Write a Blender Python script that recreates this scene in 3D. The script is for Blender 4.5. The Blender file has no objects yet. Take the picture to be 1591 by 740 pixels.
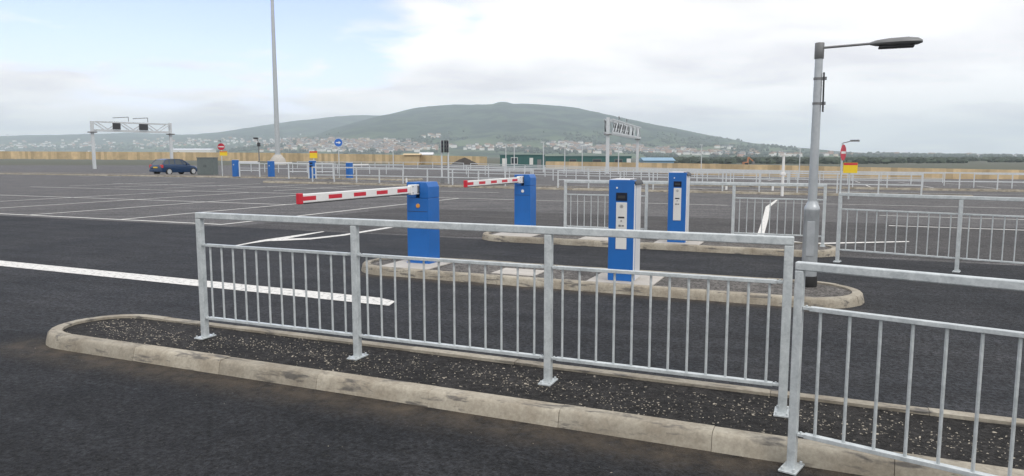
import bpy, bmesh, math, random
from mathutils import Vector, Matrix
random.seed(7)
R = math.radians
SC = bpy.context.scene
COL = SC.collection

# ---------------------------------------------------------------- camera, sky, sun, exposure
FPX, CX, CY, YH, CAMH = 1120.0, 795.5, 370.0, 243.0, 1.67
PITCH = math.atan((CY - YH) / FPX)
cam_d = bpy.data.cameras.new('camera')
cam_d.sensor_width = 36.0
cam_d.lens = FPX / 1591.0 * 36.0
cam_d.clip_start = 0.1
cam_d.clip_end = 20000
cam = bpy.data.objects.new('camera', cam_d)
cam.location = (0, 0, CAMH)
cam.rotation_euler = (R(90) - PITCH, 0, 0)
COL.objects.link(cam)
SC.camera = cam

SUN_EL, SUN_AZ = R(48), R(150)          # azimuth clockwise from +Y
world = bpy.data.worlds.new('World')
SC.world = world
world.use_nodes = True
wn, wl = world.node_tree.nodes, world.node_tree.links
wn.clear()


def N(nodes, typ, **kw):
    n = nodes.new(typ)
    for k, v in kw.items():
        if k == 'inp':
            for i, val in v.items():
                n.inputs[i].default_value = val
        else:
            setattr(n, k, v)
    return n


def build_world():
    L = wl.new
    out = N(wn, 'ShaderNodeOutputWorld')
    bg = N(wn, 'ShaderNodeBackground', inp={'Strength': 0.14})
    sky = N(wn, 'ShaderNodeTexSky', sky_type='NISHITA', sun_disc=False, sun_elevation=SUN_EL,
            sun_rotation=SUN_AZ, air_density=1.0, dust_density=1.0, ozone_density=1.2)
    tc = N(wn, 'ShaderNodeTexCoord')
    sep = N(wn, 'ShaderNodeSeparateXYZ')
    L(tc.outputs['Generated'], sep.inputs[0])
    zz = N(wn, 'ShaderNodeMath', operation='MAXIMUM', inp={1: 0.0})
    L(sep.outputs['Z'], zz.inputs[0])
    za = N(wn, 'ShaderNodeMath', operation='ADD', inp={1: 0.16})
    L(zz.outputs[0], za.inputs[0])
    px = N(wn, 'ShaderNodeMath', operation='DIVIDE')
    py = N(wn, 'ShaderNodeMath', operation='DIVIDE')
    L(sep.outputs['X'], px.inputs[0]); L(za.outputs[0], px.inputs[1])
    L(sep.outputs['Y'], py.inputs[0]); L(za.outputs[0], py.inputs[1])
    pos = N(wn, 'ShaderNodeCombineXYZ')
    L(px.outputs[0], pos.inputs[0]); L(py.outputs[0], pos.inputs[1])
    n1 = N(wn, 'ShaderNodeTexNoise', inp={'Scale': 1.9, 'Detail': 8.0, 'Roughness': 0.46, 'Distortion': 0.25})
    L(pos.outputs[0], n1.inputs['Vector'])
    # the clear gap in the cloud, up and to the left
    dt = N(wn, 'ShaderNodeVectorMath', operation='DOT_PRODUCT')
    dt.inputs[1].default_value = Vector((-0.42, 1.0, 0.30)).normalized()
    L(tc.outputs['Generated'], dt.inputs[0])
    gap = N(wn, 'ShaderNodeMapRange', interpolation_type='SMOOTHSTEP',
            inp={'From Min': 0.925, 'From Max': 0.99, 'To Min': 0.34, 'To Max': -0.12})
    L(dt.outputs['Value'], gap.inputs['Value'])
    low = N(wn, 'ShaderNodeMapRange', interpolation_type='SMOOTHSTEP',
            inp={'From Min': 0.03, 'From Max': 0.15, 'To Min': 0.22, 'To Max': 0.0})
    L(sep.outputs['Z'], low.inputs['Value'])
    s1 = N(wn, 'ShaderNodeMath', operation='ADD')
    L(n1.outputs['Fac'], s1.inputs[0]); L(gap.outputs[0], s1.inputs[1])
    s2 = N(wn, 'ShaderNodeMath', operation='ADD')
    L(s1.outputs[0], s2.inputs[0]); L(low.outputs[0], s2.inputs[1])
    cov = N(wn, 'ShaderNodeMapRange', interpolation_type='SMOOTHSTEP',
            inp={'From Min': 0.46, 'From Max': 0.66, 'To Min': 0.05, 'To Max': 1.0})
    L(s2.outputs[0], cov.inputs['Value'])
    # cloud brightness: soft grey bellies
    mp = N(wn, 'ShaderNodeMapping', inp={'Scale': (1.0, 1.25, 1.0), 'Location': (3.1, 0.4, 0)})
    L(pos.outputs[0], mp.inputs[0])
    n2 = N(wn, 'ShaderNodeTexNoise', inp={'Scale': 1.05, 'Detail': 6.0, 'Roughness': 0.52, 'Distortion': 0.2})
    L(mp.outputs[0], n2.inputs['Vector'])
    cr = N(wn, 'ShaderNodeValToRGB')
    cr.color_ramp.elements[0].position = 0.36
    cr.color_ramp.elements[0].color = (0.73, 0.72, 0.755, 1)
    cr.color_ramp.elements[1].position = 0.58
    cr.color_ramp.elements[1].color = (0.97, 0.965, 0.97, 1)
    L(n2.outputs['Fac'], cr.inputs[0])
    lowc = N(wn, 'ShaderNodeMapRange', interpolation_type='SMOOTHSTEP',
             inp={'From Min': 0.0, 'From Max': 0.20, 'To Min': 8.9, 'To Max': 9.5})
    L(sep.outputs['Z'], lowc.inputs['Value'])
    cs = N(wn, 'ShaderNodeVectorMath', operation='SCALE')
    L(cr.outputs[0], cs.inputs[0]); L(lowc.outputs[0], cs.inputs['Scale'])
    skys = N(wn, 'ShaderNodeVectorMath', operation='MULTIPLY')
    skys.inputs[1].default_value = (1.60, 1.40, 1.68)
    L(sky.outputs[0], skys.inputs[0])
    mix = N(wn, 'ShaderNodeMix', data_type='RGBA')
    L(cov.outputs[0], mix.inputs['Factor'])
    L(skys.outputs[0], mix.inputs[6]); L(cs.outputs[0], mix.inputs[7])
    L(mix.outputs[2], bg.inputs['Color'])
    L(bg.outputs[0], out.inputs['Surface'])


build_world()

sun_d = bpy.data.lights.new('sun', 'SUN')
sun_d.energy = 1.3
sun_d.angle = R(12)
sun_d.color = (1.0, 0.955, 0.88)
sun = bpy.data.objects.new('sun', sun_d)
sv = Vector((math.sin(SUN_AZ) * math.cos(SUN_EL), math.cos(SUN_AZ) * math.cos(SUN_EL), math.sin(SUN_EL)))
sun.rotation_euler = (-sv).to_track_quat('-Z', 'Y').to_euler()
sun.location = (0, 0, 30)
COL.objects.link(sun)

SC.view_settings.view_transform = 'Standard'
SC.view_settings.look = 'None'
SC.view_settings.exposure = 0.0
SC.view_settings.gamma = 1.0
SC.view_settings.use_curve_mapping = False
SC.render.engine = 'CYCLES'
SC.cycles.use_denoising = True
SC.cycles.volume_bounces = 3
SC.cycles.max_bounces = 6
SC.cycles.caustics_reflective = False
SC.cycles.caustics_refractive = False

# ---------------------------------------------------------------- site frame and helpers
ANG = R(23.3)                        # the lanes run along +a (to the right and nearer), +b goes away
CA, SA = math.cos(ANG), math.sin(ANG)


def W(a, b, z=0.0):
    return Vector((a * CA + b * SA, -a * SA + b * CA, z))


def sstep(e0, e1, x):
    t = max(0.0, min(1.0, (x - e0) / (e1 - e0)))
    return t * t * (3 - 2 * t)


def gz(x, y):
    """gentle fall of the ground towards the far right"""
    r = max(0.0, min(1.15, (x + 10) / 50.0))
    t = max(0.0, min(1.0, (y - 20) / 105.0))
    return -1.75 * t * r


def at(px, D, z=None, py=None):
    """a point at distance D (metres ahead) in the direction of a sighting; z from py if given"""
    x = (px - CX) / FPX * (D * math.cos(PITCH) + 0.0)
    x = (px - CX) / FPX * D
    if py is not None:
        z = CAMH - (py - YH) / FPX * D
    return Vector((x, D, z if z is not None else gz(x, D)))


class MB:
    def __init__(s):
        s.v, s.f, s.m = [], [], []
        s.xf = Matrix.Identity(4)

    def add(s, vs, fs, mi=0):
        o = len(s.v)
        s.v += [s.xf @ Vector(v) for v in vs]
        s.f += [[i + o for i in f] for f in fs]
        s.m += [mi] * len(fs)

    def box(s, x0, x1, y0, y1, z0, z1, mi=0):
        vs = [(x0, y0, z0), (x1, y0, z0), (x1, y1, z0), (x0, y1, z0), (x0, y0, z1), (x1, y0, z1), (x1, y1, z1), (x0, y1, z1)]
        s.add(vs, [(0, 3, 2, 1), (4, 5, 6, 7), (0, 1, 5, 4), (1, 2, 6, 5), (2, 3, 7, 6), (3, 0, 4, 7)], mi)

    def beam(s, p, q, w, h=None, mi=0, up=(0, 0, 1)):
        """rectangular bar from p to q"""
        h = h or w
        p, q = Vector(p), Vector(q)
        d = (q - p).normalized()
        u = Vector(up)
        if abs(d.dot(u)) > 0.95:
            u = Vector((0, 1, 0))
        sx = d.cross(u).normalized() * (w / 2)
        sz = sx.cross(d).normalized() * (h / 2)
        vs = [p - sx - sz, p + sx - sz, p + sx + sz, p - sx + sz, q - sx - sz, q + sx - sz, q + sx + sz, q - sx + sz]
        s.add(vs, [(0, 1, 2, 3), (7, 6, 5, 4), (0, 4, 5, 1), (1, 5, 6, 2), (2, 6, 7, 3), (3, 7, 4, 0)], mi)

    def tube(s, p, q, r0, r1=None, n=12, mi=0, caps=True):
        r1 = r0 if r1 is None else r1
        p, q = Vector(p), Vector(q)
        d = (q - p).normalized()
        u = Vector((0, 0, 1)) if abs(d.z) < 0.9 else Vector((1, 0, 0))
        x = d.cross(u).normalized(); y = d.cross(x)
        vs = []
        for c, r in ((p, r0), (q, r1)):
            for k in range(n):
                t = 2 * math.pi * k / n
                vs.append(c + (x * math.cos(t) + y * math.sin(t)) * r)
        fs = [(k, (k + 1) % n, n + (k + 1) % n, n + k) for k in range(n)]
        if caps:
            fs += [tuple(range(n - 1, -1, -1)), tuple(range(n, 2 * n))]
        s.add(vs, fs, mi)

    def lathe(s, prof, n=24, mi=0, origin=(0, 0, 0)):
        """profile of (radius, z)"""
        o = Vector(origin)
        vs, fs = [], []
        for r, z in prof:
            for k in range(n):
                t = 2 * math.pi * k / n
                vs.append(o + Vector((r * math.cos(t), r * math.sin(t), z)))
        for j in range(len(prof) - 1):
            for k in range(n):
                fs.append((j * n + k, j * n + (k + 1) % n, (j + 1) * n + (k + 1) % n, (j + 1) * n + k))
        fs += [tuple(range(n - 1, -1, -1)), tuple(range((len(prof) - 1) * n, len(prof) * n))]
        s.add(vs, fs, mi)

    def prism(s, pts, z0, z1, mi=0):
        n = len(pts)
        vs = [(x, y, z0) for x, y in pts] + [(x, y, z1) for x, y in pts]
        fs = [tuple(range(n - 1, -1, -1)), tuple(range(n, 2 * n))]
        fs += [(k, (k + 1) % n, n + (k + 1) % n, n + k) for k in range(n)]
        s.add(vs, fs, mi)

    def build(s, name, mats, parent=None, loc=(0, 0, 0), rotz=0.0, bevel=0.0, smooth=False, seg=2):
        me = bpy.data.meshes.new(name)
        me.from_pydata([tuple(v) for v in s.v], [], s.f)
        if not isinstance(mats, (list, tuple)):
            mats = [mats]
        for m in mats:
            me.materials.append(m)
        for p, mi in zip(me.polygons, s.m):
            p.material_index = mi
        bm = bmesh.new(); bm.from_mesh(me)
        bmesh.ops.recalc_face_normals(bm, faces=bm.faces)
        bm.to_mesh(me); bm.free()
        if smooth:
            for p in me.polygons:
                p.use_smooth = True
            me.set_sharp_from_angle(angle=R(38))
        o = bpy.data.objects.new(name, me)
        o.location = loc
        o.rotation_euler = (0, 0, rotz)
        if parent is not None:
            o.parent = parent
        COL.objects.link(o)
        if bevel:
            b = o.modifiers.new('bevel', 'BEVEL')
            b.width = bevel; b.segments = seg; b.limit_method = 'ANGLE'; b.angle_limit = R(40)
            b.harden_normals = False
        return o


def thing(name, label, cat, loc=(0, 0, 0), rotz=0.0, group=None):
    o = bpy.data.objects.new(name, None)
    o.empty_display_size = 0.2
    o.location = loc; o.rotation_euler = (0, 0, rotz)
    COL.objects.link(o)
    o['label'] = label; o['category'] = cat
    if group: o['group'] = group
    return o


def tag(o, label, cat, group=None):
    o['label'] = label; o['category'] = cat
    if group: o['group'] = group
    return o


def struct(o, kind='structure'):
    o['kind'] = kind
    return o


def kids(o):
    return [c for c in bpy.data.objects if c.parent == o]


def dup(root, loc, rotz, label, group=None):
    r = root.copy(); COL.objects.link(r)
    r.location = loc; r.rotation_euler = (0, 0, rotz); r['label'] = label
    if group: r['group'] = group
    for ch in kids(root):
        c = ch.copy(); COL.objects.link(c); c.parent = r
        for g in kids(ch):
            d = g.copy(); COL.objects.link(d); d.parent = c
    return r


def share(o, parent, loc):
    c = o.copy(); COL.objects.link(c); c.parent = parent; c.location = loc
    return c


# ---------------------------------------------------------------- materials
MATS = {}


def mat(name, col, rough=0.6, metal=0.0, noise=0.0, nscale=8.0, bump=0.0, bscale=60.0, col2=None, spec=None, island=0.0):
    m = bpy.data.materials.new(name); m.use_nodes = True
    n, l = m.node_tree.nodes, m.node_tree.links
    b = n['Principled BSDF']
    b.inputs['Roughness'].default_value = rough
    b.inputs['Metallic'].default_value = metal
    if spec is not None:
        b.inputs['Specular IOR Level'].default_value = spec
    tc = N(n, 'ShaderNodeTexCoord')
    nz = N(n, 'ShaderNodeTexNoise', inp={'Scale': nscale, 'Detail': 6.0, 'Roughness': 0.62})
    l.new(tc.outputs['Object'], nz.inputs['Vector'])
    c2 = col2 or tuple(c * (1 - noise) for c in col)
    mr = N(n, 'ShaderNodeMapRange', inp={'From Min': 0.32, 'From Max': 0.68})
    l.new(nz.outputs['Fac'], mr.inputs['Value'])
    mx = N(n, 'ShaderNodeMix', data_type='RGBA')
    mx.inputs[6].default_value = (*c2, 1); mx.inputs[7].default_value = (*col, 1)
    l.new(mr.outputs[0], mx.inputs['Factor'])
    last = mx.outputs[2]
    if island:
        g = N(n, 'ShaderNodeNewGeometry')
        m2 = N(n, 'ShaderNodeMapRange', inp={'To Min': 1 - island, 'To Max': 1 + island})
        l.new(g.outputs['Random Per Island'], m2.inputs['Value'])
        vs = N(n, 'ShaderNodeVectorMath', operation='SCALE')
        l.new(last, vs.inputs[0]); l.new(m2.outputs[0], vs.inputs['Scale'])
        last = vs.outputs[0]
    l.new(last, b.inputs['Base Color'])
    if bump:
        nb = N(n, 'ShaderNodeTexNoise', inp={'Scale': bscale, 'Detail': 4.0, 'Roughness': 0.6})
        l.new(tc.outputs['Object'], nb.inputs['Vector'])
        bp = N(n, 'ShaderNodeBump', inp={'Strength': bump, 'Distance': 0.01})
        l.new(nb.outputs['Fac'], bp.inputs['Height'])
        l.new(bp.outputs[0], b.inputs['Normal'])
    MATS[name] = m
    return m


def asphalt(name, base, patch, speck=0.0, streak=True, dirt=None):
    """rolled asphalt: stone grain, roller streaks along the lane, blotches"""
    m = bpy.data.materials.new(name); m.use_nodes = True
    n, l = m.node_tree.nodes, m.node_tree.links
    b = n['Principled BSDF']
    b.inputs['Roughness'].default_value = 0.82
    b.inputs['Specular IOR Level'].default_value = 0.22
    tc = N(n, 'ShaderNodeTexCoord')
    big = N(n, 'ShaderNodeTexNoise', inp={'Scale': 0.8, 'Detail': 7.0, 'Roughness': 0.65})
    l.new(tc.outputs['Object'], big.inputs['Vector'])
    mp = N(n, 'ShaderNodeMapping', inp={'Scale': (0.25, 2.2, 1.0)})
    l.new(tc.outputs['Object'], mp.inputs[0])
    st = N(n, 'ShaderNodeTexNoise', inp={'Scale': 1.3, 'Detail': 6.0, 'Roughness': 0.6})
    l.new(mp.outputs[0], st.inputs['Vector'])
    gr = N(n, 'ShaderNodeTexNoise', inp={'Scale': 26.0, 'Detail': 5.0, 'Roughness': 0.85})
    l.new(tc.outputs['Object'], gr.inputs['Vector'])
    vo = N(n, 'ShaderNodeTexVoronoi', inp={'Scale': 95.0, 'Randomness': 1.0})
    l.new(tc.outputs['Object'], vo.inputs['Vector'])
    r1 = N(n, 'ShaderNodeMapRange', inp={'From Min': 0.3, 'From Max': 0.7})
    l.new(big.outputs['Fac'], r1.inputs['Value'])
    c1 = N(n, 'ShaderNodeMix', data_type='RGBA')
    c1.inputs[6].default_value = (*base, 1); c1.inputs[7].default_value = (*patch, 1)
    l.new(r1.outputs[0], c1.inputs['Factor'])
    r2 = N(n, 'ShaderNodeMapRange', inp={'From Min': 0.32, 'From Max': 0.68, 'To Min': 0.78 if streak else 0.95, 'To Max': 1.24 if streak else 1.06})
    l.new(st.outputs['Fac'], r2.inputs['Value'])
    r3 = N(n, 'ShaderNodeMapRange', inp={'From Min': 0.41, 'From Max': 0.60, 'To Min': 0.35, 'To Max': 1.85})
    l.new(gr.outputs['Fac'], r3.inputs['Value'])
    md = N(n, 'ShaderNodeTexNoise', inp={'Scale': 7.0, 'Detail': 5.0, 'Roughness': 0.7})
    l.new(tc.outputs['Object'], md.inputs['Vector'])
    r4 = N(n, 'ShaderNodeMapRange', inp={'From Min': 0.34, 'From Max': 0.66, 'To Min': 0.72, 'To Max': 1.3})
    l.new(md.outputs['Fac'], r4.inputs['Value'])
    m0 = N(n, 'ShaderNodeMath', operation='MULTIPLY')
    l.new(r2.outputs[0], m0.inputs[0]); l.new(r4.outputs[0], m0.inputs[1])
    mm = N(n, 'ShaderNodeMath', operation='MULTIPLY')
    l.new(m0.outputs[0], mm.inputs[0]); l.new(r3.outputs[0], mm.inputs[1])
    sc = N(n, 'ShaderNodeVectorMath', operation='SCALE')
    l.new(c1.outputs[2], sc.inputs[0]); l.new(mm.outputs[0], sc.inputs['Scale'])
    last = sc.outputs[0]
    # lighter stones: a few voronoi cells
    sp = N(n, 'ShaderNodeSeparateColor')
    l.new(vo.outputs['Color'], sp.inputs[0])
    th = N(n, 'ShaderNodeMath', operation='GREATER_THAN', inp={1: 0.955})
    l.new(sp.outputs[0], th.inputs[0])
    ts = N(n, 'ShaderNodeMath', operation='MULTIPLY', inp={1: 0.10 + speck})
    l.new(th.outputs[0], ts.inputs[0])
    c2 = N(n, 'ShaderNodeMix', data_type='RGBA')
    l.new(ts.outputs[0], c2.inputs['Factor'])
    l.new(last, c2.inputs[6]); c2.inputs[7].default_value = (0.2, 0.19, 0.175, 1)
    last = c2.outputs[2]
    if dirt:
        # silt washed along the kerb line: (site b of the kerb foot, width, side)
        ge = N(n, 'ShaderNodeSeparateXYZ')
        l.new(tc.outputs['Object'], ge.inputs[0])
        dn = N(n, 'ShaderNodeTexNoise', inp={'Scale': 5.0, 'Detail': 6.0, 'Roughness': 0.7})
        l.new(tc.outputs['Object'], dn.inputs['Vector'])
        fac = None
        for kb, wdt, da0, da1 in dirt:
            sb = N(n, 'ShaderNodeMath', operation='SUBTRACT', inp={1: kb})
            l.new(ge.outputs['Y'], sb.inputs[0])
            ab = N(n, 'ShaderNodeMath', operation='ABSOLUTE')
            l.new(sb.outputs[0], ab.inputs[0])
            mr = N(n, 'ShaderNodeMapRange', interpolation_type='SMOOTHSTEP', inp={'From Min': 0.0, 'From Max': wdt, 'To Min': 1.0, 'To Max': 0.0})
            l.new(ab.outputs[0], mr.inputs['Value'])
            e0 = N(n, 'ShaderNodeMapRange', interpolation_type='SMOOTHSTEP', inp={'From Min': da0 - 0.3, 'From Max': da0 + 0.3})
            l.new(ge.outputs['X'], e0.inputs['Value'])
            e1 = N(n, 'ShaderNodeMapRange', interpolation_type='SMOOTHSTEP', inp={'From Min': da1 - 0.3, 'From Max': da1 + 0.3, 'To Min': 1.0, 'To Max': 0.0})
            l.new(ge.outputs['X'], e1.inputs['Value'])
            q0 = N(n, 'ShaderNodeMath', operation='MULTIPLY'); l.new(e0.outputs[0], q0.inputs[0]); l.new(e1.outputs[0], q0.inputs[1])
            q1 = N(n, 'ShaderNodeMath', operation='MULTIPLY'); l.new(q0.outputs[0], q1.inputs[0]); l.new(mr.outputs[0], q1.inputs[1])
            mr = q1
            if fac is None:
                fac = mr.outputs[0]
            else:
                mxx = N(n, 'ShaderNodeMath', operation='MAXIMUM')
                l.new(fac, mxx.inputs[0]); l.new(mr.outputs[0], mxx.inputs[1])
                fac = mxx.outputs[0]
        dm = N(n, 'ShaderNodeMapRange', inp={'From Min': 0.3, 'From Max': 0.75})
        l.new(dn.outputs['Fac'], dm.inputs['Value'])
        df = N(n, 'ShaderNodeMath', operation='MULTIPLY')
        l.new(fac, df.inputs[0]); l.new(dm.outputs[0], df.inputs[1])
        c3 = N(n, 'ShaderNodeMix', data_type='RGBA')
        l.new(df.outputs[0], c3.inputs['Factor'])
        l.new(last, c3.inputs[6]); c3.inputs[7].default_value = (0.115, 0.093, 0.07, 1)
        last = c3.outputs[2]
    l.new(last, b.inputs['Base Color'])
    hb = N(n, 'ShaderNodeMath', operation='ADD')
    l.new(gr.outputs['Fac'], hb.inputs[0]); l.new(vo.outputs['Distance'], hb.inputs[1])
    bp = N(n, 'ShaderNodeBump', inp={'Strength': 0.8, 'Distance': 0.01})
    l.new(hb.outputs[0], bp.inputs['Height'])
    l.new(bp.outputs[0], b.inputs['Normal'])
    MATS[name] = m
    return m


def galv(name, c_hi, c_lo, metal=0.55, rough=0.48, scale=14.0):
    """hot-dip galvanised steel: cloudy zinc bloom and fine spangle"""
    m = bpy.data.materials.new(name); m.use_nodes = True
    n, l = m.node_tree.nodes, m.node_tree.links
    b = n['Principled BSDF']
    b.inputs['Metallic'].default_value = metal
    tc = N(n, 'ShaderNodeTexCoord')
    a = N(n, 'ShaderNodeTexNoise', inp={'Scale': scale, 'Detail': 7.0, 'Roughness': 0.68, 'Distortion': 0.6})
    l.new(tc.outputs['Object'], a.inputs['Vector'])
    v = N(n, 'ShaderNodeTexVoronoi', inp={'Scale': 110.0})
    l.new(tc.outputs['Object'], v.inputs['Vector'])
    ad = N(n, 'ShaderNodeMath', operation='MULTIPLY_ADD', inp={1: 0.10})
    sp = N(n, 'ShaderNodeSeparateColor'); l.new(v.outputs['Color'], sp.inputs[0])
    l.new(sp.outputs[0], ad.inputs[0]); l.new(a.outputs['Fac'], ad.inputs[2])
    mr = N(n, 'ShaderNodeMapRange', inp={'From Min': 0.38, 'From Max': 0.72})
    l.new(ad.outputs[0], mr.inputs['Value'])
    mx = N(n, 'ShaderNodeMix', data_type='RGBA')
    mx.inputs[6].default_value = (*c_lo, 1); mx.inputs[7].default_value = (*c_hi, 1)
    l.new(mr.outputs[0], mx.inputs['Factor'])
    l.new(mx.outputs[2], b.inputs['Base Color'])
    rr = N(n, 'ShaderNodeMapRange', inp={'From Min': 0.3, 'From Max': 0.7, 'To Min': rough - 0.1, 'To Max': rough + 0.12})
    l.new(a.outputs['Fac'], rr.inputs['Value'])
    l.new(rr.outputs[0], b.inputs['Roughness'])
    MATS[name] = m
    return m


M_ROAD = asphalt('lane_asphalt', (0.018, 0.0205, 0.025), (0.038, 0.039, 0.043), dirt=[(5.08, 0.25, -6.4, 9.0), (8.46, 0.3, -6.1, 0.4)])
M_NEAR = asphalt('near_road_asphalt', (0.009, 0.0105, 0.013), (0.026, 0.027, 0.030), dirt=[(4.03, 0.45, -6.6, 9.0)])
M_FARL = asphalt('far_lane_asphalt', (0.052, 0.051, 0.053), (0.078, 0.075, 0.075), dirt=[(12.8, 0.3, -6.3, 0.3)])
M_PARK = asphalt('car_park_asphalt', (0.086, 0.085, 0.088), (0.125, 0.121, 0.121))
M_ISLE = asphalt('island_asphalt', (0.014, 0.0135, 0.0135), (0.028, 0.026, 0.025), streak=False)
M_ISLE2 = asphalt('grey_island_asphalt', (0.10, 0.095, 0.09), (0.14, 0.13, 0.122), streak=False)
M_GALV = galv('galvanised_steel', (0.66, 0.70, 0.71), (0.46, 0.50, 0.515), metal=0.30)
M_GALVD = galv('bright_galvanised_steel', (0.68, 0.71, 0.73), (0.52, 0.55, 0.57), metal=0.35, rough=0.55)
M_COL = galv('column_zinc', (0.50, 0.53, 0.55), (0.38, 0.41, 0.435), metal=0.4, rough=0.36, scale=5.0)
M_BLUE = mat('blue_paint', (0.009, 0.135, 0.47), rough=0.42, col2=(0.009, 0.118, 0.405), nscale=3.5, bump=0.03, bscale=40)
M_WHITE = mat('white_paint', (0.80, 0.80, 0.79), rough=0.42, noise=0.07, nscale=6)
M_FASC = mat('pale_fascia', (0.72, 0.72, 0.70), rough=0.4, noise=0.08, nscale=5)
M_SILV = mat('silver_panel', (0.74, 0.75, 0.77), rough=0.42, metal=0.15, noise=0.08, nscale=4)
M_RED = mat('red_reflector', (0.62, 0.022, 0.045), rough=0.35, noise=0.12, nscale=12)
M_DARK = mat('dark_plastic', (0.035, 0.037, 0.042), rough=0.5, noise=0.25, nscale=10)
M_GREY = mat('mid_grey_metal', (0.22, 0.225, 0.23), rough=0.5, metal=0.3, noise=0.2, nscale=8)
M_SCREEN = mat('screen_glass', (0.012, 0.016, 0.032), rough=0.12, noise=0.1)
M_ORANGE = mat('amber_lens', (0.75, 0.33, 0.06), rough=0.3, noise=0.1)
M_BLACK = mat('black_rubber', (0.016, 0.016, 0.017), rough=0.75, noise=0.3, nscale=12, bump=0.2)
M_YEL = mat('yellow_sign_face', (0.80, 0.57, 0.02), rough=0.5, noise=0.06)
M_SBLUE = mat('blue_sign_face', (0.015, 0.14, 0.55), rough=0.45, noise=0.08)
M_SRED = mat('red_sign_face', (0.55, 0.02, 0.05), rough=0.45, noise=0.1)
M_CAB = mat('grey_green_cabinet', (0.13, 0.155, 0.155), rough=0.55, noise=0.15, nscale=3)
M_WOOD = mat('timber_boards', (0.60, 0.46, 0.27), rough=0.8, col2=(0.46, 0.35, 0.21), nscale=0.8, island=0.22)
M_TEAL = mat('teal_cladding', (0.028, 0.115, 0.11), rough=0.6, noise=0.2, nscale=0.6)
M_BROOF = mat('blue_roof', (0.20, 0.36, 0.50), rough=0.5, noise=0.15, nscale=0.5)
M_EARTH = mat('dark_earth', (0.06, 0.052, 0.045), rough=0.95, noise=0.5, nscale=1.2, bump=0.6, bscale=3)
M_CAR = mat('dark_blue_car_paint', (0.006, 0.036, 0.105), rough=0.22, noise=0.1, spec=0.7)
M_GLASS = mat('car_glass', (0.035, 0.05, 0.06), rough=0.06, noise=0.1, spec=0.8)
M_TLAMP = mat('tail_lamp', (0.55, 0.04, 0.05), rough=0.25, noise=0.1)
M_RIM = mat('alloy_rim', (0.55, 0.56, 0.57), rough=0.35, metal=0.5, noise=0.1)
M_PLATE = mat('yellow_plate', (0.75, 0.5, 0.05), rough=0.5, noise=0.05)
M_PAD = mat('concrete_pad', (0.52, 0.49, 0.45), rough=0.85, noise=0.2, nscale=4, bump=0.25, bscale=80)
M_CHIP = mat('pale_chippings', (0.37, 0.335, 0.275), rough=0.85, noise=0.3, nscale=30, island=0.45)


def kerb_material():
    m = bpy.data.materials.new('kerb_concrete'); m.use_nodes = True
    n, l = m.node_tree.nodes, m.node_tree.links
    b = n['Principled BSDF']; b.inputs['Roughness'].default_value = 0.9
    tc = N(n, 'ShaderNodeTexCoord')
    a = N(n, 'ShaderNodeTexNoise', inp={'Scale': 3.0, 'Detail': 8.0, 'Roughness': 0.7})
    l.new(tc.outputs['Object'], a.inputs['Vector'])
    r = N(n, 'ShaderNodeValToRGB')
    r.color_ramp.elements[0].position = 0.30; r.color_ramp.elements[0].color = (0.25, 0.215, 0.165, 1)
    r.color_ramp.elements[1].position = 0.64; r.color_ramp.elements[1].color = (0.43, 0.395, 0.325, 1)
    l.new(a.outputs['Fac'], r.inputs[0])
    # tyre scuffs: dark smears of rubber along the top edge
    mp = N(n, 'ShaderNodeMapping', inp={'Scale': (1.0, 3.0, 6.0)})
    l.new(tc.outputs['Object'], mp.inputs[0])
    s = N(n, 'ShaderNodeTexNoise', inp={'Scale': 3.4, 'Detail': 5.0, 'Roughness': 0.6, 'Distortion': 0.4})
    l.new(mp.outputs[0], s.inputs['Vector'])
    sr = N(n, 'ShaderNodeMapRange', inp={'From Min': 0.55, 'From Max': 0.65, 'To Min': 0.0, 'To Max': 0.85})
    l.new(s.outputs['Fac'], sr.inputs['Value'])
    # grime low on the face
    sx = N(n, 'ShaderNodeSeparateXYZ'); l.new(tc.outputs['Object'], sx.inputs[0])
    fn = N(n, 'ShaderNodeTexNoise', inp={'Scale': 38.0, 'Detail': 4.0, 'Roughness': 0.7})
    l.new(tc.outputs['Object'], fn.inputs['Vector'])
    fr = N(n, 'ShaderNodeMapRange', inp={'From Min': 0.3, 'From Max': 0.7, 'To Min': 0.78, 'To Max': 1.12})
    l.new(fn.outputs['Fac'], fr.inputs['Value'])
    mx = N(n, 'ShaderNodeMix', data_type='RGBA')
    l.new(sr.outputs[0], mx.inputs['Factor']); l.new(r.outputs[0], mx.inputs[6]); mx.inputs[7].default_value = (0.10, 0.095, 0.09, 1)
    g = N(n, 'ShaderNodeNewGeometry')
    gr = N(n, 'ShaderNodeMapRange', inp={'To Min': 0.84, 'To Max': 1.14}); l.new(g.outputs['Random Per Island'], gr.inputs['Value'])
    mu = N(n, 'ShaderNodeMath', operation='MULTIPLY'); l.new(fr.outputs[0], mu.inputs[0]); l.new(gr.outputs[0], mu.inputs[1])
    vs = N(n, 'ShaderNodeVectorMath', operation='SCALE'); l.new(mx.outputs[2], vs.inputs[0]); l.new(mu.outputs[0], vs.inputs['Scale'])
    l.new(vs.outputs[0], b.inputs['Base Color'])
    bp = N(n, 'ShaderNodeBump', inp={'Strength': 0.35, 'Distance': 0.006}); l.new(fn.outputs['Fac'], bp.inputs['Height'])
    l.new(bp.outputs[0], b.inputs['Normal'])
    return m


M_KERB = kerb_material()


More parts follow.
